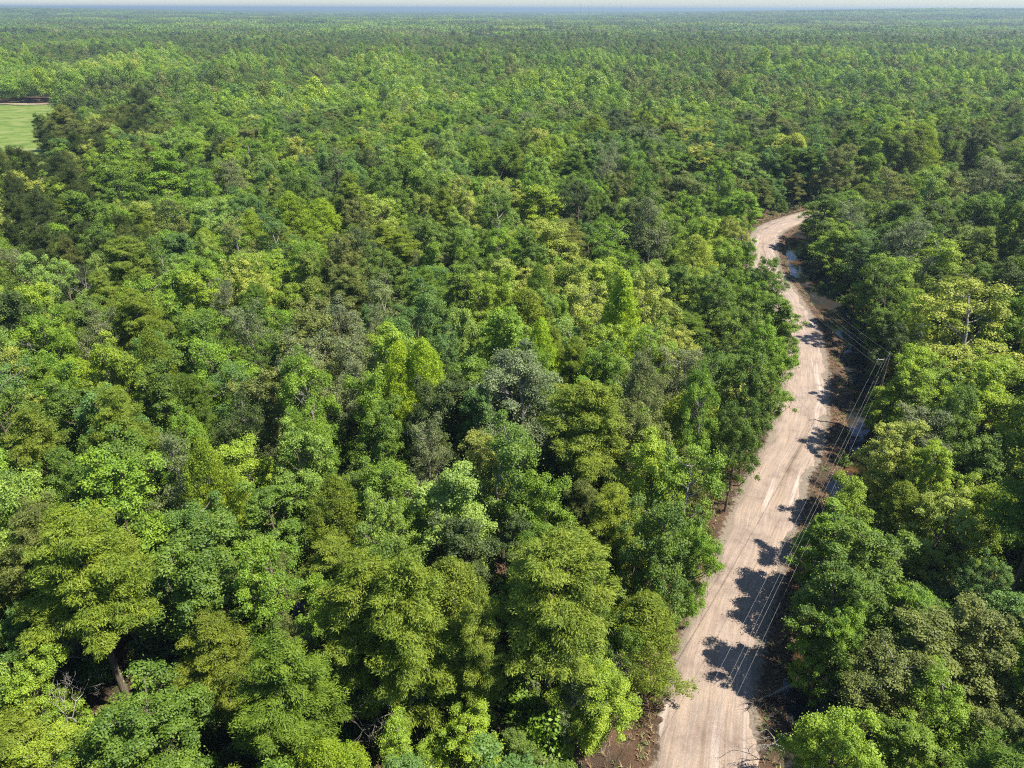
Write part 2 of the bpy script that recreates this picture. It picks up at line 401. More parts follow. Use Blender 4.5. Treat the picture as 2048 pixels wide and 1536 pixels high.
def broad(seed, H=15., R=4., base=.26, top=1.0, lobes=15, tufts=13, n_each=210, ll=.175, lw=.122, pointy=.8, tr=.85, lean=0.0, twigs=True, barkr=.22, density=1.0):
    r = np.random.default_rng(seed); g = Geo()
    top_z = H * .93
    tp = np.array([[0, 0, 0], [.05 * R * r.normal(), .05 * R * r.normal(), H * .3], [lean + .1 * r.normal(), .1 * r.normal() * R, H * .6], [lean * 1.5, .12 * r.normal() * R, H * .88]])
    path = catmull(np.c_[tp[:, :2]], 5); zz = catmull(np.c_[tp[:, 2], tp[:, 2]], 5)[:, 0]
    path = np.c_[path, zz]
    g.add(tube(path, np.interp(zz, [0, H * .05, H * .5, H], [barkr * 1.5, barkr, barkr * .6, .04]), 8))
    cen, rad = [], []
    for i in range(lobes):
        t = (i + r.random()) / lobes
        z = base * H + (H * .86 - base * H) * t
        prof = math.sin(min(1, (t + .25) / .75 * .98) * math.pi / 2) if t < .45 else (1 - ((t - .45) / .62) ** 2.0) ** pointy if t < 1.07 else 0
        a = i * 2.39996 + r.normal() * .5
        rl = R * r.uniform(.24, .50) * (.75 if t > .8 else 1)
        q = max(0, R * prof - rl * .7) * r.uniform(.60, 1.22); z = z + r.normal() * .05 * H
        tx = np.interp(z, zz, path[:, 0]); ty = np.interp(z, zz, path[:, 1])
        cen.append([tx + q * math.cos(a), ty + q * math.sin(a), z]); rad.append(rl)
    cen.append([path[-1, 0], path[-1, 1], H * .88]); rad.append(R * .30)
    for _ in range(3):
        a = r.uniform(0, 6.28); q = R * r.uniform(.25, .6); cen.append([path[-1, 0] + q * math.cos(a), path[-1, 1] + q * math.sin(a), H * r.uniform(.84, .97)]); rad.append(R * r.uniform(.14, .24))
    asx, asy = r.uniform(.85, 1.2), r.uniform(.85, 1.2)
    cen = [[c[0] * asx, c[1] * asy, c[2]] for c in cen]
    C, RR = [], []
    for c, rl in zip(cen, rad):
        c = np.array(c)
        zb = max(c[2] - rl * .8 - np.hypot(c[0], c[1]) * .45, H * .16)
        s = np.array([np.interp(zb, zz, path[:, 0]), np.interp(zb, zz, path[:, 1]), zb])
        g.add(tube(curve_to(s, c, r, .10, 6), np.linspace(barkr * .38, .03, 6), 5))
        nt = max(4, int(tufts * (rl / (R * .38)) ** 2 * r.uniform(.75, 1.2)))
        D = unit(r.normal(size=(nt, 3)) + np.array([c[0] / R * .7, c[1] / R * .7, .55])); D[:, 2] *= 1.12
        P = c + D * rl * r.uniform(.75, 1.12, (nt, 1))
        C.append(P); RR.append(r.uniform(.5, .95, nt) * tr * R / 4)
        if twigs:
            for p in P[:: 2 if tufts > 9 else 1]: g.add(tube(curve_to(c - D[0] * rl * .2, p, r, .02, 3), [.028, .018, .008], 3))
    C = np.vstack(C); RR = np.concatenate(RR)
    V, F, vary = tuft_leaves(C, RR, int(n_each * density), r, ll=ll, lw=lw)
    # stray shoots between the tufts
    n2 = len(V) // 4 // 7; q = r.integers(0, len(C), n2)
    P2 = C[q] + unit(r.normal(size=(n2, 3))) * (RR[q] * r.uniform(1.0, 1.55, n2))[:, None]
    V2, F2 = leaves(P2, r.normal(size=(n2, 3)) + [0, 0, .8], ll, lw, r)
    return (np.vstack([V, V2]), np.vstack([F, F2 + len(V)]), np.r_[vary, r.random(n2)]), g.out()

def cypress(seed, H=18., R=4.2, base=.42, nb=64, n_each=86, cone=.30, ll=.25, lw=.065, top_round=.75):
    r = np.random.default_rng(seed); g = Geo()
    zz = np.linspace(0, H * .97, 14)
    path = np.c_[.18 * np.sin(zz * .35 + seed), .18 * np.cos(zz * .3 + seed * 2), zz]; path[:, :2] -= path[0, :2]
    g.add(tube(path, np.interp(zz / H, [0, .03, .1, .6, 1], [.62, .42, .27, .16, .03]), 9))
    C, RR, AX = [], [], []
    for i in range(nb):
        t = ((i + r.random()) / nb)
        z0 = H * (base + (.97 - base) * t)
        prof = (1 - cone * t) * (max(0.05, 1 - max(0, (t - .55) / .5) ** 2)) ** top_round * (1 if t > .12 else .55 + 3.5 * t)
        L = R * prof * r.uniform(.42, 1.2); a = i * 2.39996 + r.normal() * .35
        s = np.array([np.interp(z0, zz, path[:, 0]), np.interp(z0, zz, path[:, 1]), z0 - L * .12])
        e = s + np.array([math.cos(a) * L, math.sin(a) * L, L * r.uniform(-.05, .42)])
        p = curve_to(s, e, r, -.05, 7); g.add(tube(p, np.linspace(.065 if L > 2 else .04, .012, 7), 4))
        nt = max(3, int(L * 3.6))
        for u in np.linspace(.28, 1.02, nt):
            c = s + (e - s) * u; c[2] = np.interp(u, np.linspace(0, 1, 7), p[:, 2])
            side = np.array([-math.sin(a), math.cos(a), 0])
            for sg in (-1, 1):
                off = side * sg * (1.15 - u * .8) * L * .22 * r.uniform(.4, 1.3)
                q = c + off + r.normal(size=3) * [.16, .16, .30]
                C.append(q); RR.append(r.uniform(.42, .78)); AX.append(unit(np.array([math.cos(a), math.sin(a), -.1]) + side * sg * .7))
    C = np.array(C); RR = np.array(RR); AX = np.array(AX)
    V, F, vary = tuft_leaves(C, RR, n_each, r, flat=.48, ll=ll, lw=lw, up=.7, axis_out=AX, core=.1, spread=.7)
    return (V, F, vary), g.out()

def plume(seed, H=14., R=3.0, n_each=64, ll=.24, lw=.08, base=.12, nt=520, power=.85, egg=False):
    """soft conical crown of fine upswept sprays (young cypress or willow)"""
    r = np.random.default_rng(seed); g = Geo()
    zz = np.linspace(0, H * .95, 8); path = np.c_[np.sin(zz * .3) * .1, np.cos(zz * .27) * .1 - .1, zz]
    g.add(tube(path, np.linspace(.2, .03, 8), 7))
    t = r.random(nt) ** .8; a = r.uniform(0, 6.283, nt)
    lob = 1 + .22 * np.sin(a * 2 + seed + t * 5) + .20 * np.sin(a * 3 + t * 9) + .12 * np.sin(a * 7 + t * 14)
    prof = np.sin(np.pi * (t * .78 + .22)) ** .65 if egg else (1 - t) ** power
    rad = R * prof * lob * (.55 + .45 * np.minimum(1, t * 6)) * (.35 + .75 * r.random(nt) ** .5)
    C = np.c_[np.cos(a) * rad, np.sin(a) * rad, H * (base + (1 - base) * t) - .25 * rad * r.random(nt)]
    for q in C[::9]:
        s = np.array([0, 0, max(.6, q[2] - np.hypot(q[0], q[1]) * .8)]); g.add(tube(curve_to(s, q, r, .05, 4), np.linspace(.04, .01, 4), 3))
    AX = unit(np.c_[np.cos(a), np.sin(a), np.full(nt, 1.2)])
    V, F, vary = tuft_leaves(C, r.uniform(.38, .7, nt) * R / 3, n_each, r, flat=1.0, ll=ll, lw=lw, up=.35, axis_out=AX, core=.1, spread=.8)
    return (V, F, vary), g.out()

def pine(seed, H=18., R=3.8, nb=34, n_each=110, base=.45):
    r = np.random.default_rng(seed); g = Geo()
    zz = np.linspace(0, H * .97, 12); path = np.c_[.2 * np.sin(zz * .25), .2 * np.sin(zz * .2 + seed), zz]
    g.add(tube(path, np.linspace(.27, .04, 12), 8)); C = []
    for i in range(nb):
        t = (i + r.random()) / nb; z0 = H * (base + (.97 - base) * t)
        L = R * (1 - t * .85) ** .6 * r.uniform(.5, 1.1) * (.6 if t < .1 else 1); a = i * 2.39996 + r.normal() * .4
        s = np.array([0, 0, z0]); e = s + np.array([math.cos(a) * L, math.sin(a) * L, L * r.uniform(.0, .45)])
        p = curve_to(s, e, r, .06, 6); g.add(tube(p, np.linspace(.07, .02, 6), 4))
        for u in np.linspace(.4, 1.0, max(3, int(L * 2.4))):
            for k in range(2):
                q = s + (e - s) * u + r.normal(size=3) * [.4, .4, .25]; C.append(q)
    C = np.array(C); n = len(C) * n_each
    D = unit(r.normal(size=(n, 3)) + [0, 0, .25]); RR = np.repeat(r.uniform(.38, .62, len(C)), n_each)[:, None]
    P = np.repeat(C, n_each, 0) + D * RR * r.uniform(.35, 1, (n, 1))
    V, F = leaves(P, np.cross(D, r.normal(size=(n, 3))), .30, .045, r, axis=D * 3)
    return (V, F, np.clip(np.repeat(r.random(len(C)) * .5, n_each) + r.random(n) * .4, 0, 1)), g.out()

def snag(seed, H=8., spread=.42, depth=5, r0=.13):
    r = np.random.default_rng(seed); g = Geo()
    def rec(p, d, L, rad, k):
        q = p + d * L; m = (p + q) / 2 + r.normal(size=3) * L * .09
        g.add(tube(np.array([p, m, q]), [rad, rad * .82, rad * .62], 5 if k > 2 else 3))
        if k == 0: return
        for _ in range(2 if r.random() < .65 else 3):
            rec(q, unit(d + r.normal(size=3) * spread * 1.35 + [0, 0, .10]), L * r.uniform(.55, .86), rad * .6, k - 1)
    rec(np.zeros(3), np.array([0.03, 0, 1.]), H * .36, r0, depth)
    v, f = g.out(); v[:, 2] *= H / v[:, 2].max(); return v, f

def light_tree(seed, H=15., R=4., n=900, size=.62, cone=False):
    """the same crowns, fewer and larger sprays, for trees hundreds of metres away"""
    r = np.random.default_rng(seed)
    nl = 16; t = r.random(nl)
    z = H * (.3 + .55 * t); prof = (1 - t) ** .7 if cone else np.sqrt(np.maximum(.05, 1 - (np.abs(t - .38) / .68) ** 2))
    a = np.arange(nl) * 2.4; rl = R * r.uniform(.3, .46, nl)
    q = np.maximum(0, R * prof - rl * .6) * r.uniform(.5, 1.05, nl)
    C = np.c_[np.cos(a) * q, np.sin(a) * q, z]; C = np.vstack([C, [0, 0, H * .87]]); rl = np.r_[rl, R * .3]
    k = r.integers(0, len(C), n); D = unit(r.normal(size=(n, 3)) + [0, 0, .45])
    P = C[k] + D * [1, 1, 1.08] * rl[k][:, None] * r.uniform(.7, 1.1, (n, 1)); P[:, 2] = np.minimum(P[:, 2], H)
    V, F = leaves(P, D + r.normal(size=(n, 3)) * .5 + [0, 0, .4], size, size * .75, r)
    return V, F, .5 + (np.clip(r.random(len(C))[k] * .6 + r.random(n) * .4, 0, 1) - .5) * .55

def crown_mesh(nm, c, mat): return new_mesh(nm, c[0], c[1], [mat], fattr={'vary': c[2]})

KIND = {}       # kind -> list of (crown mesh, trunk mesh, H, R)
def reg(kind, gen, mat, bark, H, R):
    c, t = gen
    KIND.setdefault(kind, []).append((crown_mesh('crown', c, mat), new_mesh('trunk', t[0], t[1], [bark], True), H, R))

reg('broad', broad(11, 15, 4.2), M_LEAF, M_BARK, 15, 4.2)
reg('broad', broad(12, 15, 3.7, lobes=18, tufts=10, tr=.8, pointy=1.2), M_LEAF, M_BARK, 15, 3.9)
reg('broad', broad(13, 15, 4.6, lobes=19, base=.2, tufts=11, tr=.75, ll=.185), M_LEAF, M_BARK, 15, 4.6)
reg('broad', broad(14, 15, 3.4, lobes=17, base=.18, pointy=1.15, tufts=11, tr=.9), M_LEAF, M_BARK, 15, 3.4)
reg('broad', broad(15, 15, 4.2, lobes=13, tufts=15, tr=.8, lean=.6, ll=.165, lw=.11), M_LEAF, M_BARKG, 15, 4.2)
reg('broad', broad(16, 15, 3.6, lobes=20, base=.15, tufts=9, pointy=.9, n_each=190), M_LEAF, M_BARK, 15, 3.6)
reg('broad', broad(17, 15, 4.4, lobes=22, base=.18, tufts=9, tr=.7), M_LEAF, M_BARK, 15, 4.4)
reg('broad', broad(18, 15, 3.8, lobes=16, base=.22, tufts=12, tr=.9, pointy=.7, n_each=160), M_LEAF, M_BARKG, 15, 3.8)
reg('sparse', broad(21, 15, 3.8, lobes=17, tufts=13, n_each=95, ll=.16, lw=.11, tr=.95, pointy=.8), M_LEAF, M_BARKG, 15, 3.8)
reg('sparse', broad(22, 15, 3.3, lobes=15, base=.2, tufts=13, n_each=85, ll=.15, lw=.11, tr=1.0, pointy=1.1), M_LEAF, M_BARKG, 15, 3.3)
reg('cypress', cypress(31, base=.47, nb=58), M_NEEDLE, M_BARK, 18, 4.2)
reg('cypress', cypress(32, nb=66, cone=.38, base=.34), M_NEEDLE, M_BARKG, 18, 4.2)
reg('cypress', cypress(33, R=3.8, nb=66, base=.25, cone=.45), M_NEEDLE, M_BARK, 18, 3.8)
reg('plume', plume(41, power=.72), M_NEEDLE, M_BARK, 14, 3.0)
reg('plume', plume(42, R=3.2, nt=600, egg=True), M_NEEDLE, M_BARK, 14, 3.2)
reg('plume', plume(43, R=3.4, nt=560, egg=True, base=.2), M_NEEDLE, M_BARKG, 14, 3.4)
reg('pine', pine(51), M_NEEDLE, M_BARK, 18, 3.8)
reg('pine', pine(52, R=3.4, nb=40, base=.35), M_NEEDLE, M_BARK, 18, 3.4)
SNAGS = [new_mesh('branches', *snag(s, 8, sp, 6), [M_DEAD], True) for s, sp in ((61, .42), (62, .55), (63, .35))]

# ------------------------------------------------------------------ tints (leaf albedo, linear)
TINT = {'lime': (.205, .310, .022), 'yellow': (.265, .325, .050), 'fresh': (.148, .262, .018), 'mid': (.102, .180, .017),
        'dark': (.060, .098, .016), 'olive': (.165, .228, .022), 'grey': (.150, .190, .070), 'blue': (.096, .190, .034),
        'willow': (.270, .390, .028), 'pine': (.070, .100, .022), 'pale': (.195, .300, .050), 'khaki': (.138, .172, .034)}
TWORD = {'lime': 'bright lime green', 'yellow': 'pale yellow green', 'fresh': 'fresh green', 'mid': 'mid green', 'dark': 'dark green',
         'olive': 'olive green', 'grey': 'grey green', 'blue': 'cool bluish green', 'pine': 'dark green', 'willow': 'bright lime green', 'pale': 'pale green', 'khaki': 'dull khaki green'}

# ------------------------------------------------------------------ the trees one can pick out in the photograph
# crown top x, y and crown width in photo pixels, kind, tint, height in metres
HERO = [
 (135, 1016, 265, 'cypress', 'olive', 20), (345, 1060, 250, 'broad', 'mid', 15), (555, 1062, 190, 'broad', 'fresh', 15.5),
 (690, 1100, 210, 'cypress', 'olive', 18), (835, 1100, 240, 'cypress', 'olive', 18.5), (945, 1165, 150, 'cypress', 'olive', 16),
 (1110, 1042, 270, 'cypress', 'olive', 20), (40, 1305, 170, 'broad', 'lime', 11), (110, 1468, 200, 'broad', 'lime', 9),
 (265, 1372, 300, 'broad', 'mid', 11), (15, 1205, 100, 'broad', 'blue', 12), (655, 1480, 150, 'plume', 'lime', 10), (930, 1438, 160, 'broad', 'lime', 8),
 (815, 1436, 120, 'broad', 'lime', 8), (1040, 1468, 100, 'broad', 'mid', 6), (1195, 1320, 160, 'broad', 'lime', 9), (1150, 1350, 100, 'sparse', 'grey', 7),
 (1215, 1105, 100, 'broad', 'mid', 15), (1335, 985, 180, 'broad', 'mid', 16), (1420, 1040, 110, 'broad', 'fresh', 12.5), (1385, 890, 170, 'broad', 'fresh', 16),
 (1410, 738, 110, 'broad', 'fresh', 17), (1325, 860, 150, 'broad', 'lime', 16), (1505, 700, 140, 'broad', 'mid', 16), (1535, 640, 100, 'broad', 'fresh', 15),
 (1465, 600, 120, 'broad', 'mid', 15), (1560, 582, 110, 'broad', 'mid', 12), (1510, 562, 80, 'broad', 'fresh', 11), (1572, 622, 70, 'broad', 'fresh', 9), (1550, 690, 100, 'broad', 'fresh', 13), (1470, 530, 80, 'broad', 'fresh', 12), (1530, 760, 100, 'broad', 'mid', 13), (1490, 800, 110, 'broad', 'mid', 14), (1300, 718, 95, 'plume', 'grey', 15), (1185, 760, 200, 'cypress', 'olive', 19), (1250, 546, 125, 'plume', 'willow', 18),
 (1090, 634, 68, 'plume', 'willow', 16.5), (1085, 528, 70, 'plume', 'mid', 16), (1125, 590, 60, 'broad', 'lime', 15), (1150, 662, 70, 'cypress', 'olive', 15),
 (1210, 675, 115, 'broad', 'fresh', 15), (1045, 700, 200, 'broad', 'grey', 18), (852, 672, 85, 'plume', 'willow', 18), (803, 678, 75, 'plume', 'willow', 17.5),
 (840, 560, 115, 'broad', 'blue', 17), (965, 548, 90, 'broad', 'lime', 16), (885, 650, 90, 'broad', 'blue', 15), (70, 628, 120, 'broad', 'fresh', 16),
 (255, 568, 140, 'cypress', 'olive', 18), (180, 612, 95, 'sparse', 'grey', 16), (300, 655, 90, 'plume', 'olive', 17), (50, 505, 90, 'broad', 'pale', 15),
 (125, 512, 90, 'broad', 'pale', 16), (235, 466, 115, 'cypress', 'olive', 18), (185, 535, 90, 'cypress', 'olive', 15), (425, 395, 90, 'broad', 'pale', 17),
 (215, 768, 150, 'cypress', 'olive', 18), (60, 800, 150, 'cypress', 'olive', 17), (120, 700, 105, 'broad', 'fresh', 16), (385, 740, 110, 'cypress', 'mid', 16),
 (480, 604, 105, 'sparse', 'grey', 16), (500, 560, 80, 'cypress', 'mid', 16), (400, 880, 95, 'plume', 'lime', 16), (612, 808, 80, 'broad', 'fresh', 15),
 (590, 852, 130, 'broad', 'pale', 15), (470, 800, 120, 'sparse', 'dark', 14), (660, 948, 110, 'plume', 'olive', 12.5), (540, 960, 160, 'broad', 'mid', 12.5),
 (400, 985, 150, 'broad', 'blue', 12), (910, 918, 180, 'broad', 'pale', 15.5), (765, 985, 130, 'broad', 'pale', 14), (1095, 945, 140, 'broad', 'fresh', 14),
 (840, 830, 110, 'sparse', 'grey', 15), (975, 770, 110, 'broad', 'blue', 15), (750, 790, 120, 'broad', 'mid', 15),
 (15, 345, 70, 'pine', 'pine', 18), (75, 378, 90, 'pine', 'pine', 18), (135, 330, 100, 'pine', 'pine', 19), (150, 262, 60, 'pine', 'dark', 17), (60, 440, 100, 'pine', 'pine', 17),
 (30, 400, 90, 'pine', 'pine', 17), (110, 300, 80, 'pine', 'pine', 18), (120, 470, 90, 'pine', 'khaki', 15),
 (205, 245, 130, 'broad', 'khaki', 17), (255, 300, 120, 'broad', 'fresh', 19), (325, 300, 130, 'broad', 'fresh', 19), (385, 335, 90, 'broad', 'fresh', 17), (230, 330, 110, 'broad', 'mid', 18),
 (310, 250, 90, 'broad', 'khaki', 16), (330, 395, 100, 'sparse', 'khaki', 17), (150, 380, 100, 'broad', 'mid', 16), (385, 270, 70, 'broad', 'lime', 17),
 (460, 320, 80, 'sparse', 'grey', 17), (540, 420, 90, 'sparse', 'blue', 17), (640, 400, 90, 'plume', 'lime', 15), (580, 385, 80, 'plume', 'lime', 15), (440, 560, 70, 'sparse', 'grey', 15),
 (470, 440, 90, 'sparse', 'khaki', 16), (410, 460, 70, 'broad', 'pale', 15), (620, 500, 100, 'broad', 'olive', 16), (690, 520, 110, 'cypress', 'khaki', 16), (760, 545, 90, 'sparse', 'grey', 15),
 (870, 480, 75, 'broad', 'fresh', 15), (945, 450, 80, 'broad', 'fresh', 16), (760, 390, 80, 'broad', 'yellow', 16), (890, 372, 70, 'cypress', 'olive', 17), (850, 385, 70, 'broad', 'yellow', 15),
 (990, 385, 100, 'broad', 'mid', 16), (1000, 300, 80, 'broad', 'mid', 17), (1080, 365, 110, 'broad', 'lime', 15), (1110, 440, 120, 'broad', 'yellow', 17), (1060, 450, 90, 'broad', 'mid', 17),
 (1290, 340, 80, 'broad', 'mid', 17), (1215, 300, 60, 'sparse', 'grey', 18), (1150, 300, 70, 'cypress', 'mid', 17), (1250, 230, 90, 'broad', 'dark', 16), (1235, 440, 120, 'sparse', 'fresh', 15),
 (1375, 380, 80, 'broad', 'fresh', 15), (1430, 430, 80, 'broad', 'lime', 14), (1395, 465, 80, 'plume', 'yellow', 15), (1370, 345, 90, 'broad', 'khaki', 14), (1490, 375, 80, 'broad', 'fresh', 13),
 (1458, 476, 90, 'broad', 'fresh', 13), (1440, 540, 110, 'broad', 'mid', 14), (1390, 280, 100, 'broad', 'yellow', 16), (1505, 300, 80, 'broad', 'pale', 15),
 (1585, 262, 115, 'broad', 'yellow', 18), (1965, 562, 240, 'broad', 'yellow', 18), (1795, 822, 125, 'broad', 'yellow', 13.5), (1740, 630, 110, 'broad', 'dark', 13),
 (1875, 685, 150, 'broad', 'lime', 15), (1850, 800, 140, 'sparse', 'grey', 12), (1930, 760, 130, 'broad', 'mid', 14), (1895, 870, 120, 'broad', 'lime', 12.5), (1985, 860, 140, 'broad', 'mid', 12),
 (1700, 938, 130, 'broad', 'lime', 11.5), (1655, 1008, 180, 'broad', 'fresh', 11), (1705, 1115, 190, 'broad', 'mid', 13.5), (1640, 1180, 130, 'broad', 'fresh', 11), (1745, 1040, 200, 'broad', 'mid', 13), (1900, 985, 150, 'broad', 'yellow', 10.5), (2010, 1120, 110, 'broad', 'blue', 10),
 (1870, 1230, 220, 'broad', 'khaki', 11), (1990, 1200, 200, 'broad', 'khaki', 12), (1810, 1300, 190, 'sparse', 'khaki', 10), (1625, 1395, 150, 'broad', 'lime', 12.5), (1715, 1400, 190, 'broad', 'lime', 12),
 (1930, 1345, 150, 'broad', 'fresh', 10), (2030, 1400, 150, 'broad', 'khaki', 9), (1850, 1440, 150, 'broad', 'fresh', 8),
 (1600, 393, 70, 'broad', 'lime', 10), (1660, 375, 90, 'broad', 'mid', 14), (1640, 440, 100, 'broad', 'fresh', 12), (1880, 335, 90, 'broad', 'pale', 17), (1995, 310, 120, 'sparse', 'grey', 16),
 (1795, 330, 100, 'sparse', 'khaki', 17), (1710, 395, 80, 'sparse', 'grey', 15), (1720, 500, 130, 'broad', 'lime', 14), (1880, 470, 120, 'broad', 'lime', 15), (1960, 440, 110, 'broad', 'olive', 15),
 (1800, 515, 100, 'broad', 'mid', 15), (1690, 520, 100, 'broad', 'dark', 12), (1660, 600, 90, 'broad', 'mid', 9), (1970, 380, 100, 'broad', 'mid', 15), (1750, 270, 70, 'broad', 'fresh', 17),
 (1680, 290, 80, 'broad', 'khaki', 16), (1840, 230, 90, 'broad', 'lime', 17), (1940, 170, 80, 'broad', 'lime', 18), (1722, 740, 80, 'broad', 'lime', 8.5), (1835, 735, 90, 'broad', 'fresh', 11)]

T = []          # dicts: x y h r kind tint hero
for (px, py, wpx, k, ti, h) in HERO:
    x, y, d = at(px, py, h)
    T.append(dict(x=x, y=y, h=h, r=wpx / 1024 * TANX * d / 2, k=k, t=ti, hero=True, px=px, py=py, w=wpx))

# fillers between them: variable-radius dart throwing
cell = 6.0; gridc = {}
def gadd(i, q): gridc.setdefault((int(q['x'] // cell), int(q['y'] // cell)), []).append(i)
for i, q in enumerate(T): gadd(i, q)
NZ1, NZ2, NZ3 = Wob(60, 31), Wob(150, 32), Wob(38, 33)
Hx = np.array([q['px'] for q in T]); Hy = np.array([q['py'] for q in T]); Hw = np.array([q['w'] for q in T]); HY = np.array([q['y'] for q in T])
Hh = np.array([q['h'] for q in T]); Hgx = np.array([q['x'] for q in T])
def pick(x, y, rnd):
    """kind and tint for an unnamed tree, by where it stands"""
    px, py, _ = proj(x, y, 14.0)
    a = NZ1(x, y) + rnd.gauss(0, 1) * .55; b = NZ3(x, y) + rnd.gauss(0, 1) * .5
    kind = 'broad'
    if b > 1.15: kind = 'sparse'
    elif b < -1.15 and y < 260: kind = 'cypress'
    elif rnd.random() < .05: kind = 'plume'
    if px < 330 and 200 < py < 520 and rnd.random() < .5: kind = 'pine'
    if kind == 'pine': return kind, rnd.choice(['pine', 'khaki', 'dark'])
    if kind == 'cypress': return kind, rnd.choice(['olive', 'olive', 'mid', 'khaki'])
    if kind == 'plume': return kind, rnd.choice(['lime', 'olive', 'mid'])
    if kind == 'sparse': return kind, rnd.choice(['grey', 'mid', 'grey', 'blue', 'fresh'])
    darkside = .35 * sstep(1100, 1500, px) * sstep(520, 200, py)
    a = a - darkside + .22 * (px < 1450)
    if a > 1.0: return kind, rnd.choice(['lime', 'yellow', 'pale'])
    if a > .35: return kind, rnd.choice(['lime', 'fresh', 'fresh', 'pale'])
    if a > -.35: return kind, rnd.choice(['fresh', 'mid', 'mid', 'blue', 'fresh'])
    if a > -.95: return kind, rnd.choice(['mid', 'mid', 'dark', 'blue', 'khaki'])
    return kind, rnd.choice(['dark', 'mid', 'khaki'])

NEARY = 215.0
tries = 26000
cx_ = rng.uniform(-1, 1, tries); cyv = 8 + (NEARY - 8) * rng.random(tries) ** .62
rr_ = rng.uniform(2.1, 4.2, tries) + .8 * rng.random(tries) * np.clip((cyv - 60) / 80, 0, 1)
pyr = random.Random(5)
cyx = cx_ * (32 + cyv * .86)
order = np.argsort(-rr_)
rd = road_dist(cyx, cyv)
for q in order:
    x, y, r = float(cyx[q]), float(cyv[q]), float(rr_[q])
    d = rd[q]
    if d < 0 and -d < (4.4 + r * .60 if y < 128 else 5.5 + r * .95): continue
    if d >= 0 and d < (11.4 if y > 62 else 9.2) + r * .75: continue
    c0, c1 = int(x // cell), int(y // cell); ok = True
    for a in (-2, -1, 0, 1, 2):
        for b in (-2, -1, 0, 1, 2):
            for j in gridc.get((c0 + a, c1 + b), ()):
                t = T[j]
                if (t['x'] - x) ** 2 + (t['y'] - y) ** 2 < ((t['r'] + r) * .69) ** 2: ok = False; break
            if not ok: break
        if not ok: break
    if not ok: continue
    if y > 200 and x < -.60 * y: continue
    h = min(19.5, 9.6 + r * 1.65 + pyr.uniform(-2.2, 3.0))
    if 0 < d < 19: h = min(h, 12.0)
    # keep the picked-out crowns clear: lower whatever would stand in front of them
    while h > 4:
        px, py, dd = proj(x, y, h); wp = 2 * r / dd / TANX * 1024
        hh = (y > 0) & (HY > y - 1) & (np.abs(Hx - px) < (Hw + wp) * .42) & (py < Hy + np.maximum(.62 * Hw, 36))
        hh &= (HY - y) < 34
        for b_ in (0, 6):
            if 60 < y < 86 and abs(px - 1774) < 16 + wp * .5 and py < 815: hh[b_] = True
            if y < HY[b_] and abs(px - Hx[b_] - 15) < 34 + wp * .5 and py < Hy[b_] + 400: hh[b_] = True
        if not hh.any(): break
        h -= .8
    if h <= 4.2: continue
    r2 = min(r, h * .42)
    k, ti = pick(x, y, pyr)
    T.append(dict(x=x, y=y, h=h, r=r2, k=k, t=ti, hero=False)); gadd(len(T) - 1, T[-1])

# road-side check for the picked-out trees: no trunk may stand on the road
for q in T:
    d = float(road_dist(np.array([q['x']]), np.array([q['y']]))[0])
    lim = 4.1 if d < 0 else (7.6 if q['y'] < 62 else min(13.0, 8.2 + q['r'] * .8))
    if abs(d) < lim:
        j = np.argmin((RC[:, 0] - q['x']) ** 2 + (RC[:, 1] - q['y']) ** 2); s = 1 if d >= 0 else -1
        q['x'] += RN[j, 0] * s * (lim - abs(d)); q['y'] += RN[j, 1] * s * (lim - abs(d))

for q in T:
    q['px'], q['py'], q['d'] = [float(v) for v in proj(q['x'], q['y'], q['h'])]
    q['size'] = (q['r'] / q['d']) * (q['h'] / q['d'])
    q['in'] = -60 < q['px'] < 2108 and 0 < q['py'] < 1600 and q['y'] > 20
    q['z'] = float(ground_z(np.array([q['x']]), np.array([q['y']]))[0])
NAME = {'broad': 'broadleaf_tree', 'sparse': 'thin_crowned_tree', 'cypress': 'bald_cypress', 'plume': 'willow_tree', 'pine': 'pine_tree'}
LIMIT = {'broad': 290, 'sparse': 70, 'cypress': 90, 'plume': 45, 'pine': 30}
chosen = set()
for k in LIMIT:
    c = [i for i, q in enumerate(T) if q['k'] == k and q['in']]
    c.sort(key=lambda i: -T[i]['size'] * (6 if T[i]['hero'] else 1))
    chosen |= set(c[:LIMIT[k]])

def jitter(ti, rnd, amt=.10):
    c = np.array(TINT[ti]); return c * (1 + rnd.uniform(-amt, amt)) * np.array([1 + rnd.uniform(-.06, .06), 1, 1 + rnd.uniform(-.15, .15)])

# landmarks for the labels
LM = [('the utility pole', 1782, 715), ('the far road bend', 1535, 455), ('the roadside puddle at the bend', 1600, 560), ('the bright green meadow', 110, 260),
      ('the tall cypress with bare leaning trunk', 135, 1100), ('the cypress with straight bare trunk', 1110, 1130), ('the pair of lime willow crowns', 830, 710),
      ('the cone-shaped lime willow', 1250, 600), ('the fallen pale log', 1560, 1395), ('the white dead tree', 1200, 1260), ('the big yellow green crown at right', 1965, 640),
      ('the yellow green tree past the bend', 1585, 310), ('the pale yellow green roadside crown', 1795, 880)]
DIRW = ['right of', 'below', 'left of', 'above']
SHAPE = {'broad': ('broadleaf tree with lumpy rounded crown', 'broadleaf tree'), 'sparse': ('thin-crowned tree showing pale twigs', 'thin-crowned tree'),
         'cypress': ('feathery bald cypress', 'bald cypress'), 'plume': ('soft feathery willow-like tree', 'willow tree'), 'pine': ('long-needled pine', 'pine')}
own = {0: 'tall olive feathery cypress with a long bare leaning trunk near the lower left corner', 6: 'olive feathery cypress with a straight bare trunk left of the lower road',
       35: 'cone-shaped lime willow-like tree standing out near the middle of the photo', 42: 'right one of the pair of lime willow crowns left of centre',
       43: 'left one of the pair of lime willow crowns left of centre'}
by_lm = {}
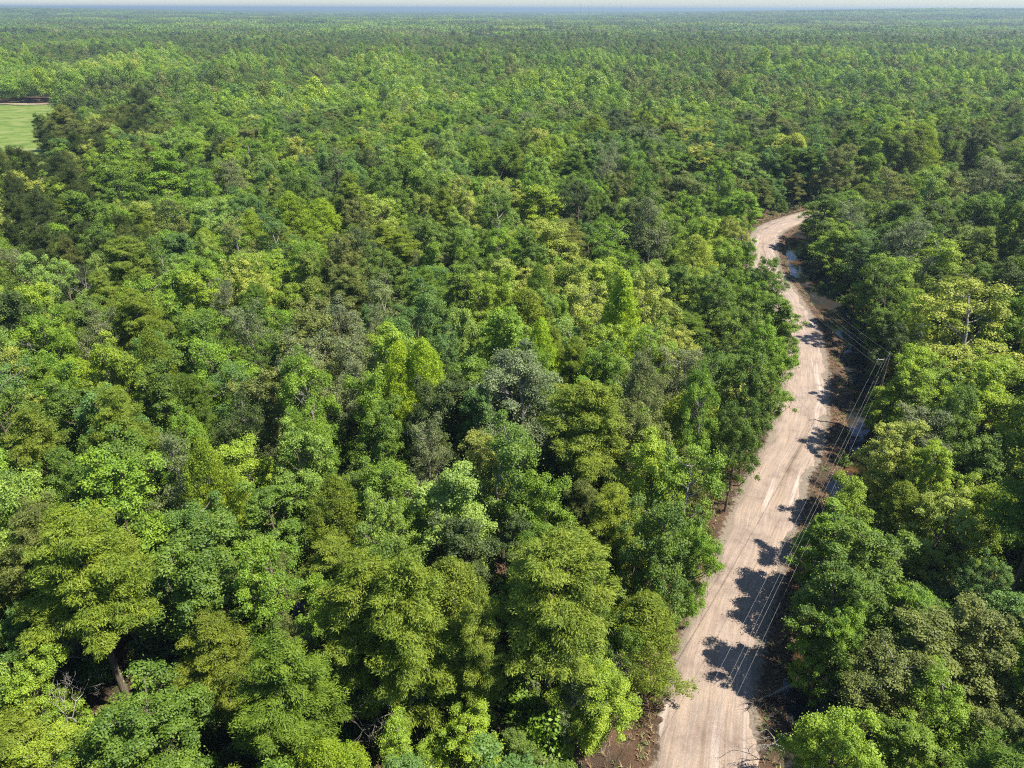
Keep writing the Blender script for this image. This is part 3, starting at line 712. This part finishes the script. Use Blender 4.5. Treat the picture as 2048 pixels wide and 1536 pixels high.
for li, (nm, lx, ly) in enumerate(LM):
    for dr in range(4):
        best = None
        for i in chosen:
            q = T[i]; dx, dy = q['px'] - lx, q['py'] + q['r'] / q['d'] / TANX * 700 - ly
            dist = math.hypot(dx, dy)
            if dist < 45 or dist > 190: continue
            ang = (math.degrees(math.atan2(dy, dx)) + 45) % 360 // 90
            if ang == dr and (best is None or dist < best[0]): best = (dist, i)
        if best and best[1] not in by_lm and best[1] not in own: by_lm[best[1]] = f'nearest one {DIRW[dr]} {nm}'
used = set()
def tree_label(i, q):
    if i in own: return own[i]
    tw = TWORD[q['t']]
    if i in by_lm:
        s = f"{tw} {SHAPE[q['k']][1]}, {by_lm[i]}"
    else:
        ax = min(99, max(1, round(q['px'] / 20.48))); ay = min(99, max(1, round(q['py'] / 15.36)))
        s = f"{tw} {SHAPE[q['k']][1]}, top {ax}% across, {ay}% down the photo"
    for ext in (' behind another', ' beside another', ' under another'):
        if s not in used: break
        s = s + ext
    used.add(s); return s

GROUPS = {'broad': 'broadleaf trees of the swamp forest', 'sparse': 'thin-crowned trees of the forest', 'cypress': 'bald cypresses of the forest',
          'plume': 'willow-like trees of the forest', 'pine': 'pines by the meadow'}
prng = random.Random(99)
rest = []
hmap = {0: 0, 6: 0}
for i, q in enumerate(T):
    pr = KIND[q['k']]
    v = hmap.get(i, prng.randrange(len(pr)))
    if q['k'] == 'plume': v = 0 if i == 35 or (not q['hero'] and v == 0 and prng.random() < .3) else 1 + v % 2
    crown, trunk, H0, R0 = pr[v]
    sz = q['h'] / H0; sx = q['r'] / R0
    sx = min(max(sx, sz * .62), sz * 1.6)
    q['v'], q['sx'], q['sz'] = v, sx, sz; q['rz'] = prng.uniform(0, 6.283)
    tint = jitter(q['t'], prng)
    q['tint'] = tint
    if i not in chosen:
        if q['x'] ** 2 + q['y'] ** 2 < 1e9: rest.append(q)
        continue
    e = put(NAME[q['k']], None, loc=(q['x'], q['y'], q['z'] - .05))
    e.rotation_euler = (prng.uniform(-.04, .04), prng.uniform(-.04, .04), q['rz']); e.scale = (sx, sx * prng.uniform(.9, 1.1), sz)
    tag(e, tree_label(i, q), {'broad': 'broadleaf tree', 'sparse': 'sparse tree', 'cypress': 'cypress', 'plume': 'willow', 'pine': 'pine'}[q['k']], GROUPS[q['k']])
    c = put('crown', crown, e); c['tint'] = [float(a) for a in tint]
    put('trunk', trunk, e)

# ------------------------------------------------------------------ the rest of the forest: one object
LC = bpy.data.collections.new('forest_trees')     # not linked to the scene: only sources for the instances
src = []
def source(me):
    o = bpy.data.objects.new(f'source_{len(src):02d}', me); LC.objects.link(o); src.append(o); return len(src) - 1
def join_tree(cm, tm):
    """crown and trunk of one kind in one mesh, for the massed forest"""
    n1, n2 = len(cm.vertices), len(tm.vertices)
    v = np.empty((n1 + n2) * 3, np.float32); a = np.empty(n1 * 3, np.float32); b = np.empty(n2 * 3, np.float32)
    cm.vertices.foreach_get('co', a); tm.vertices.foreach_get('co', b); v = np.concatenate([a, b]).reshape(-1, 3)
    f1 = np.empty(len(cm.loops), np.int32); cm.loops.foreach_get('vertex_index', f1)
    f2 = np.empty(len(tm.loops), np.int32); tm.loops.foreach_get('vertex_index', f2)
    va = np.empty(len(cm.polygons), np.float32); cm.attributes['vary'].data.foreach_get('value', va)
    F = np.concatenate([f1.reshape(-1, 4), f2.reshape(-1, 4) + n1])
    mi = np.r_[np.zeros(len(f1) // 4), np.ones(len(f2) // 4)]
    return new_mesh('tree', v, F, [cm.materials[0], tm.materials[0]], fattr={'vary': np.r_[va, np.zeros(len(f2) // 4)]}, mat_idx=mi)
FULL = {}
for k, pr in KIND.items():
    for v, (c, t, H0, R0) in enumerate(pr): FULL[(k, v)] = source(join_tree(c, t))
LITE = [source(crown_mesh('tree', light_tree(70 + s, 15, 4, 2000, .46, False), M_LEAF)) for s in range(5)]
def patch(seed, size=110., trees=330):
    """a stand of distant trees"""
    r = np.random.default_rng(seed); n = 46
    x = r.uniform(-size / 2, size / 2, trees); y = r.uniform(-size / 2, size / 2, trees)
    h = 10.5 + 2.0 * Wob(40, seed)(x, y) + r.normal(size=trees) * 1.5; rd_ = r.uniform(2.8, 5, trees)
    D = unit(r.normal(size=(trees * n, 3)) + [0, 0, .4]); D[:, 2] = np.abs(D[:, 2])
    R = np.repeat(rd_, n)[:, None]
    C = np.repeat(np.c_[x, y, h - rd_ * .9], n, 0)
    P = C + D * R * r.uniform(.7, 1.05, (trees * n, 1)); P[:, 2] -= (r.random(trees * n) ** 2) * 5
    V, F = leaves(P, D + r.normal(size=P.shape) * .35, 2.1, 1.7, r)
    va = np.clip(np.repeat(r.random(trees), n) * .8 + r.random(trees * n) * .3, 0, 1)
    return crown_mesh('stand', (V, F, va), M_LEAF)
PATCH = [source(patch(90 + s)) for s in range(4)]

ip, iscale, irot, iidx, itint = [], [], [], [], []
def inst(x, y, z, s, rz, idx, tint): ip.append((x, y, z)); iscale.append(s); irot.append((0, 0, rz)); iidx.append(idx); itint.append(tint)
for q in rest: inst(q['x'], q['y'], q['z'] - .05, (q['sx'], q['sx'], q['sz']), q['rz'], FULL[(q['k'], q['v'])], q['tint'])

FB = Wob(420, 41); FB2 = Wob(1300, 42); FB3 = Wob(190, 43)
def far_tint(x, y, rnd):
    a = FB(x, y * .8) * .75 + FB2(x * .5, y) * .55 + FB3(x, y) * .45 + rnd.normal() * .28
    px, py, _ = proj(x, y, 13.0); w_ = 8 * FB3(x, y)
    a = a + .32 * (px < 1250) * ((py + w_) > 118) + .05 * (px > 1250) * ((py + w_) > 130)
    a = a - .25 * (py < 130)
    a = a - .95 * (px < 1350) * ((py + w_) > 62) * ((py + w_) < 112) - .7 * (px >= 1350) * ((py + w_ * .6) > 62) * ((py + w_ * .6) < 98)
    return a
def choose_far(a, rnd):
    if a > 1.15: return ('lime', 'yellow', 'pale')[rnd.integers(3)]
    if a > .25: return ('fresh', 'lime', 'pale', 'fresh')[rnd.integers(4)]
    if a > -.35: return ('mid', 'fresh', 'khaki', 'blue')[rnd.integers(4)]
    return ('dark', 'mid', 'mid', 'khaki')[rnd.integers(4)]
fr = np.random.default_rng(17); fpy = random.Random(3)
def spread(y0, y1, step, fn):
    y = y0
    while y < y1:
        half = y * .80 + 40
        n = int(2 * half / step)
        xs_ = (np.arange(n) + .5) * step - half + fr.uniform(-.42, .42, n) * step
        ys_ = y + fr.uniform(-.5, .5, n) * step
        fn(xs_, ys_); y += step * .9
def mid_trees(xs_, ys_, step=7.0):
    d = road_dist(xs_, ys_); mdw = in_meadow(xs_, ys_) | ((ys_ > 222) & (ys_ < 454) & (xs_ < meadow_edge(ys_) + 2))
    px, py, _ = proj(xs_, ys_, 13.0)
    pc = (px < 300) & (py > 190) & (py < 330)
    # a low stand hides nothing of the meadow behind it
    hide = (ys_ > 215) & (ys_ <= 262) & (xs_ < -.67 * ys_)
    a = far_tint(xs_, ys_, fr)
    z = ground_z(xs_, ys_, d)
    for j in range(len(xs_)):
        if mdw[j] or abs(d[j]) < 9: continue
        x, y = float(xs_[j]), float(ys_[j])
        tall = 1.22 if (420 < y < 760 and FB3(x, y) > .1) else 1.0
        r = fr.uniform(3.6, 6.4); h = (fr.uniform(9, 13) * tall + r * .6) * (1 + .16 * float(FB3(x, y))) * (1.3 if fr.random() < .04 else 1)
        rz = fr.uniform(0, 6.28)
        if y < 330:
            k, ti = pick(x, y, fpy); v = fpy.randrange(len(KIND[k])); H0, R0 = KIND[k][v][2:]
            inst(x, y, z[j], (r / R0, r / R0, h / H0), rz, FULL[(k, v)], jitter(ti, fpy))
        else:
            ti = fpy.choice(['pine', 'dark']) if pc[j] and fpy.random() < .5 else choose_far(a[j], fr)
            inst(x, y, z[j], (r / 4, r / 4, h / 15), rz, LITE[fr.integers(5)], jitter(ti, fpy, .16))
spread(NEARY + 2, 330, 7.4, mid_trees)
spread(330, 1250, 7.8, mid_trees)
def far_patches(step):
    def fn(xs_, ys_):
        a = far_tint(xs_, ys_, fr); z = hills(xs_, ys_)
        for j in range(len(xs_)):
            s = step / 96.0
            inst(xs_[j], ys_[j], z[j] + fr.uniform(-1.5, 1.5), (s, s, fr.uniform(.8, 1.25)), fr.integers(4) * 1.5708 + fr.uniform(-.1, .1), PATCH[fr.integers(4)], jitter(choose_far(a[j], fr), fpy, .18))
    return fn
spread(1280, 4200, 96, far_patches(96))
spread(4200, 9000, 150, far_patches(150))
spread(9000, 26000, 420, far_patches(420))

def scatter_object(name, P, S, Rt, I, Tn, coll, label=None):
    me = bpy.data.meshes.new(name); P = np.array(P, np.float32)
    me.vertices.add(len(P)); me.vertices.foreach_set('co', P.ravel())
    for nm, ty, arr, fld in (('isc', 'FLOAT_VECTOR', S, 'vector'), ('irot', 'FLOAT_VECTOR', Rt, 'vector'), ('tint', 'FLOAT_VECTOR', Tn, 'vector')):
        me.attributes.new(nm, ty, 'POINT').data.foreach_set(fld, np.array(arr, np.float32).ravel())
    me.attributes.new('iidx', 'INT', 'POINT').data.foreach_set('value', np.array(I, np.int32))
    o = put(name, me)
    ng = bpy.data.node_groups.new(name, 'GeometryNodeTree')
    ng.interface.new_socket('Geometry', in_out='INPUT', socket_type='NodeSocketGeometry'); ng.interface.new_socket('Geometry', in_out='OUTPUT', socket_type='NodeSocketGeometry')
    n = ng.nodes; l = ng.links
    gi, go = n.new('NodeGroupInput'), n.new('NodeGroupOutput')
    ci = n.new('GeometryNodeCollectionInfo'); ci.inputs['Collection'].default_value = coll; ci.inputs['Separate Children'].default_value = True; ci.inputs['Reset Children'].default_value = True
    ii = n.new('GeometryNodeInstanceOnPoints'); ii.inputs['Pick Instance'].default_value = True
    def na(nm, ty):
        a = n.new('GeometryNodeInputNamedAttribute'); a.data_type = ty; a.inputs['Name'].default_value = nm; return a.outputs['Attribute']
    l.new(gi.outputs[0], ii.inputs['Points']); l.new(ci.outputs[0], ii.inputs['Instance'])
    l.new(na('iidx', 'INT'), ii.inputs['Instance Index']); l.new(na('isc', 'FLOAT_VECTOR'), ii.inputs['Scale'])
    er = n.new('FunctionNodeEulerToRotation'); l.new(na('irot', 'FLOAT_VECTOR'), er.inputs[0]); l.new(er.outputs[0], ii.inputs['Rotation'])
    l.new(ii.outputs[0], go.inputs[0])
    md = o.modifiers.new('scatter', 'NODES'); md.node_group = ng
    return o
fo = scatter_object('forest', ip, iscale, irot, iidx, itint, LC)
tag(fo, 'dense green forest stretching to the hazy horizon', 'forest', kind='stuff')

# undergrowth: shrubs and saplings on the forest floor
UC = bpy.data.collections.new('undergrowth_plants'); us = []
def shrub(seed, H, R, n_t, n_each, ll):
    r = np.random.default_rng(seed)
    D = unit(r.normal(size=(n_t, 3))); D[:, 2] = np.abs(D[:, 2])
    C = D * r.uniform(.4, 1, (n_t, 1)) * [R, R, H * .8] + [0, 0, .15]
    return tuft_leaves(C, r.uniform(.3, .55, n_t), n_each, r, ll=ll, lw=ll * .65, spread=.8)
for s in range(4):
    c = shrub(200 + s, 2.2, 1.3, 34, 60, .2)
    g = Geo()
    rr2 = np.random.default_rng(300 + s)
    for _ in range(7): g.add(tube(curve_to([0, 0, 0], rr2.normal(size=3) * [.7, .7, .3] + [0, 0, 1.7], rr2, .0, 4), [.035, .03, .02, .01], 4))
    cm = crown_mesh('shrub', c, M_LEAF); tm = new_mesh('stems', *g.out(), [M_BARK], True)
    o = bpy.data.objects.new(f'plant_{s}', join_tree(cm, tm)); UC.objects.link(o)
nU = 9000
ux = rng.uniform(-1, 1, nU); uy = 12 + 215 * rng.random(nU) ** .7; ux = ux * (30 + uy * .85)
ud = road_dist(ux, uy); uz = ground_z(ux, uy, ud)
fringe = Wob(11, 71)(ux, uy)
keep = (ud < -7.0 - .8 * fringe) | (ud > 10.6 + fringe * .8)
keep |= ((ud < -5.4) & (ud > -8) & (rng.random(nU) < .55)) | ((ud > 8.8) & (ud < 12) & (rng.random(nU) < .4)) | ((ud > 4.8) & (ud < 6.5) & (rng.random(nU) < .12))
keep &= (uz > WATER_Z - .05) | (rng.random(nU) < .25)
ux, uy, uz = ux[keep], uy[keep], uz[keep]; n = len(ux)
s_ = rng.uniform(.55, 1.9, n) * np.where(np.abs(ud[keep]) < 7, .4, np.where(np.abs(ud[keep]) < 11, .65, 1))
ut = [jitter(fpy.choice(['mid', 'dark', 'fresh', 'khaki', 'mid', 'grey', 'blue']), fpy, .2) for _ in range(n)]
uo = scatter_object('undergrowth', np.c_[ux, uy, uz], np.c_[s_, s_, s_ * rng.uniform(.7, 1.5, n)], np.c_[np.zeros(n), np.zeros(n), rng.uniform(0, 6.28, n)], rng.integers(0, 4, n), ut, UC)
tag(uo, 'shrubs and saplings growing under and between the trees', 'undergrowth', kind='stuff')

# dry grass and weeds along both verges: one mesh
def verge_mesh():
    r = np.random.default_rng(77); n = 24000
    j = r.integers(0, len(RC), n); side = np.where(r.random(n) < .5, -1, 1)
    off = 4.0 + r.gamma(2.0, 1.15, n)
    x = RC[j, 0] + RN[j, 0] * side * off + r.normal(size=n) * .2; y = RC[j, 1] + RN[j, 1] * side * off + r.normal(size=n) * .2
    k = (y > 20) & (y < 215) & (Wob(4, 78)(x, y) + r.normal(size=n) * .4 > -.15)
    x, y = x[k], y[k]; dd = road_dist(x, y); k = np.abs(dd) > 3.9; x, y = x[k], y[k]
    z = ground_z(x, y); k = z > WATER_Z + .02; x, y, z = x[k], y[k], z[k]
    m = 7; n = len(x)
    X = np.repeat(np.c_[x, y, z], m, 0); a = r.uniform(0, 6.28, n * m)
    L = np.repeat(r.uniform(.16, .58, n), m) * r.uniform(.6, 1.3, n * m)
    tip = np.c_[np.cos(a) * L * .8, np.sin(a) * L * .8, L * r.uniform(.35, 1, n * m)]
    sd = np.c_[-np.sin(a), np.cos(a), 0 * a] * .035
    V = np.stack([X - sd, X + sd, X + tip], 1).reshape(-1, 3)
    col = np.repeat(r.random(n), m)
    return V, np.arange(3 * n * m).reshape(-1, 3), col
V, F, vc = verge_mesh()
m, n, l, out = nmat('dry_grass')
a = n.new('ShaderNodeAttribute'); a.attribute_name = 'vary'
r = ramp(n, [(.0, (.12, .07, .035)), (.45, (.28, .19, .10)), (.75, (.36, .28, .15)), (.85, (.09, .16, .03)), (1, (.14, .22, .05))]); l.new(a.outputs['Fac'], r.inputs[0])
b = n.new('ShaderNodeBsdfPrincipled'); b.inputs['Roughness'].default_value = .8; l.new(r.outputs[0], b.inputs['Base Color']); l.new(b.outputs[0], out.inputs[0])
tag(put('verge_grass', new_mesh('verge_grass', V, F, [m], fattr={'vary': vc})), 'dry brown grass and weeds along the road verges', 'grass', kind='stuff')

# ------------------------------------------------------------------ dead trees, fallen log
SN = [(1200, 1248, 9.0, 0, 'bleached white dead tree with curling bare branches left of the lower road'), (862, 1318, 9.0, 1, 'grey bare dead tree below the olive cypresses, lower middle'),
      (960, 1370, 7.0, 2, 'small grey bare dead tree left of the straight bare cypress trunk'), (1080, 672, 17.0, 1, 'pale bare treetop poking up before a lime willow, centre'),
      (1270, 690, 14.0, 0, 'bare twiggy dead tree just below the cone-shaped willow'), (180, 515, 14.5, 2, 'silver bare dead tree beside the olive cypress, left side'),
      (30, 1262, 10, 1, 'grey bare branches at the lower left edge'), (90, 1345, 9, 2, 'tangled bare dead treetop near the lower left corner'),
      (1225, 548, 15, 1, 'dark bare limbs left of the cone-shaped willow'), (1590, 1430, 5.0, 1, 'small bare grey sapling by the fallen log')]
for (px, py, h, v, lab) in SN:
    x, y, _ = at(px, py, h); d = float(road_dist(np.array([x]), np.array([y]))[0])
    e = put('dead_tree', None, loc=(x, y, float(ground_z(np.array([x]), np.array([y]))[0]) - .1)); e.rotation_euler[2] = prng.uniform(0, 6.28)
    s = h / 8; e.scale = (min(s, 1.1), min(s, 1.1), s)
    tag(e, lab, 'dead tree', 'bare dead trees'); put('branches', SNAGS[v], e)

g = Geo()
x0, y0, _ = at(1590, 1368, .9); x1, y1, _ = at(1505, 1405, .15)
P = np.array([[x0, y0, .9], [(x0 * 2 + x1) / 3, (y0 * 2 + y1) / 3, .62], [(x0 + 2 * x1) / 3, (y0 + 2 * y1) / 3, .38], [x1, y1, .16]])
g.add(tube(P, [.13, .12, .09, .04], 8))
lr = np.random.default_rng(5)
gb = Geo()
for k in range(26):
    u = lr.uniform(.35, 1); p = P[3] * u + P[0] * (1 - u); dvec = unit(np.array([-.6, -.2, .5]) + lr.normal(size=3) * .7); dvec[2] = abs(dvec[2]) * .8
    q = p + dvec * lr.uniform(.6, 1.9); gb.add(tube(curve_to(p, q, lr, .05, 4), [.035, .025, .018, .008], 4))
    for _ in range(3):
        q2 = q + unit(lr.normal(size=3) + [0, 0, .3]) * lr.uniform(.25, .7); q2[2] = max(q2[2], .05); gb.add(tube(curve_to((p + q) / 2, q2, lr, .02, 3), [.015, .01, .005], 3))
e = put('fallen_log', None, loc=(0, 0, 0)); tag(e, 'pale fallen log with bare twigs lying on the right verge of the lower road', 'log')
put('log', new_mesh('log', *g.out(), [M_BARKG], True), e); put('twigs', new_mesh('twigs', *gb.out(), [M_BARK], True), e)

# ------------------------------------------------------------------ power line
POLES = [(5.2, 20.0), at(1782, 703, 11)[:2], at(1486, 468, 11)[:2], at(1705, 392, 11)[:2]]
PZ = 11.0
pm = None
PLAB = ['dark wooden utility pole below the bottom edge carrying wires over the road', 'dark wooden utility pole with short crossarm right of the road',
        'dark wooden utility pole hidden among trees left of the road bend', 'dark wooden utility pole among trees beyond the road bend']
dirs = []
for i in range(4):
    a = POLES[max(0, i - 1)]; b = POLES[min(3, i + 1)]; dirs.append(math.atan2(b[1] - a[1], b[0] - a[0]))
ARM_Z, NEU_Z = PZ - .75, PZ - 2.4
ATT = [(0, 0, PZ + .16), (-1.25, 0, ARM_Z + .2), (-.42, 0, ARM_Z + .2), (.18, 0, NEU_Z)]
for i, (x, y) in enumerate(POLES):
    if i == 0: ang = dirs[0] - math.pi / 2
    else: ang = dirs[i] - math.pi / 2
    if i == 1: ang = R_(8)
    POLES[i] = (x, y, ang)
def pole_parts():
    z = np.linspace(0, PZ, 6)
    return [('post', tube(np.c_[0 * z, 0 * z, z], np.linspace(.19, .12, 6), 12), M_POLE),
            ('crossarm', box((-.62, .16, ARM_Z), (1.75, .1, .13)), M_ARM)]
pp = [(nm, new_mesh(nm, *vf, [mt], False), mt) for nm, vf, mt in pole_parts()]
z = np.array([0, .04, .05, .1, .11, .17, .2]); ins = new_mesh('insulator', *tube(np.c_[0 * z, 0 * z, z], [.03, .03, .075, .075, .055, .055, .02], 10), [M_CERAMIC], True)
brace = new_mesh('brace', *tube(np.array([[-.6, .2, ARM_Z - .03], [0, .16, ARM_Z - .7]]), [.02, .02], 5), [M_ARM])
for i, (x, y, ang) in enumerate(POLES):
    e = put('utility_pole', None, loc=(x, y, -.3)); e.rotation_euler[2] = ang
    tag(e, PLAB[i], 'utility pole', 'poles of the roadside power line')
    for nm, me, mt in pp: put(nm, me, e)
    put('brace', brace, e)
    for (ax, ay, az) in ATT[:3]:
        o = put('insulator', ins, e, (ax, .16 if ax else 0, az - .18 + (0 if ax else .0)))
def att(i, k):
    x, y, a = POLES[i]; ax, ay, az = ATT[k]; ay = .16 if 0 < k < 3 else 0
    return np.array([x + ax * math.cos(a) - ay * math.sin(a), y + ax * math.sin(a) + ay * math.cos(a), az - .3 + .02])
WL = ['topmost bright power wire running from pole top to pole top', 'outer power wire hung from the crossarm end nearest the road', 'inner power wire hung from the crossarm beside the post', 'lowest power wire fixed to the posts below the crossarms']
for k in range(4):
    P = []
    for i in range(3):
        a, b = att(i, k), att(i + 1, k); t = np.linspace(0, 1, 28, endpoint=(i == 2))[:, None]
        p = a + (b - a) * t; p[:, 2] -= 4 * (t * (1 - t))[:, 0] * (.55 + .2 * (k == 3)); P.append(p)
    P = np.vstack(P)
    o = put('power_wire', new_mesh('power_wire', *tube(P, np.full(len(P), .0085), 5), [M_WIRE], True)); tag(o, WL[k], 'power wire', 'wires of the roadside power line')

# ------------------------------------------------------------------ masts on the skyline
def mast(H, wd):
    g = Geo(); c = [(-wd, -wd), (wd, -wd), (0, wd)]
    for (a, b) in c: g.add(tube(np.array([[a, b, 0], [a * .5, b * .5, H]]), [.16, .12], 4))
    for k in range(int(H / 8)):
        s = 1 - .5 * k * 8 / H; a = np.array([c[k % 3][0] * s, c[k % 3][1] * s, k * 8.]); s2 = 1 - .5 * (k + 1) * 8 / H
        b = np.array([c[(k + 1) % 3][0] * s2, c[(k + 1) % 3][1] * s2, (k + 1) * 8.]); g.add(tube(np.array([a, b]), [.1, .1], 3))
    g.add(tube(np.array([[0, 0, H], [0, 0, H * 1.08]]), [.15, .1], 4)); return g.out()
M_MAST = simple('painted_steel', (.30, .30, .31), .6)
for px, top, H in ((1240, 5, 0), (1160, 10, 0), (1176, 12, 0), (1204, 12, 0)):
    Y = 2600.0; D = Y * CA + 50 * SA; v = (top - 768) / 1024 * TANX
    ang = -PITCH * math.pi / 180 - math.atan(v); z = CAM_H + Y * math.tan(ang)
    X = (px - 1024) / 1024 * TANX * D
    hh = min(z, 61.0)
    o = put('radio_mast', new_mesh('lattice', *mast(hh, .8), [M_MAST]), loc=(X, Y, -.3))
    tag(o, {1240: 'tallest thin radio mast on the hazy skyline right of centre', 1160: 'leftmost short radio mast on the hazy skyline', 1176: 'short radio mast second from left on the hazy skyline', 1204: 'short radio mast just left of the tallest one on the skyline'}[px], 'radio mast', 'masts on the skyline')

# ------------------------------------------------------------------ haze
m, n, l, out = nmat('haze_air')
pv = n.new('ShaderNodeVolumePrincipled'); pv.inputs['Density'].default_value = 0.00019; pv.inputs['Color'].default_value = (.58, .75, .90, 1); pv.inputs['Anisotropy'].default_value = .35
l.new(pv.outputs[0], out.inputs['Volume'])
v, f = box((0, 28000, 31.5), (86000, 64000, 71))
tag(put('haze', new_mesh('haze', v, f, [m])), 'thin bluish haze over the far forest', 'haze', kind='stuff')
print('trees', len(T), 'chosen', len(chosen), {k: sum(1 for i in chosen if T[i]['k'] == k) for k in LIMIT}, 'instances', len(ip), 'rest', len(rest))
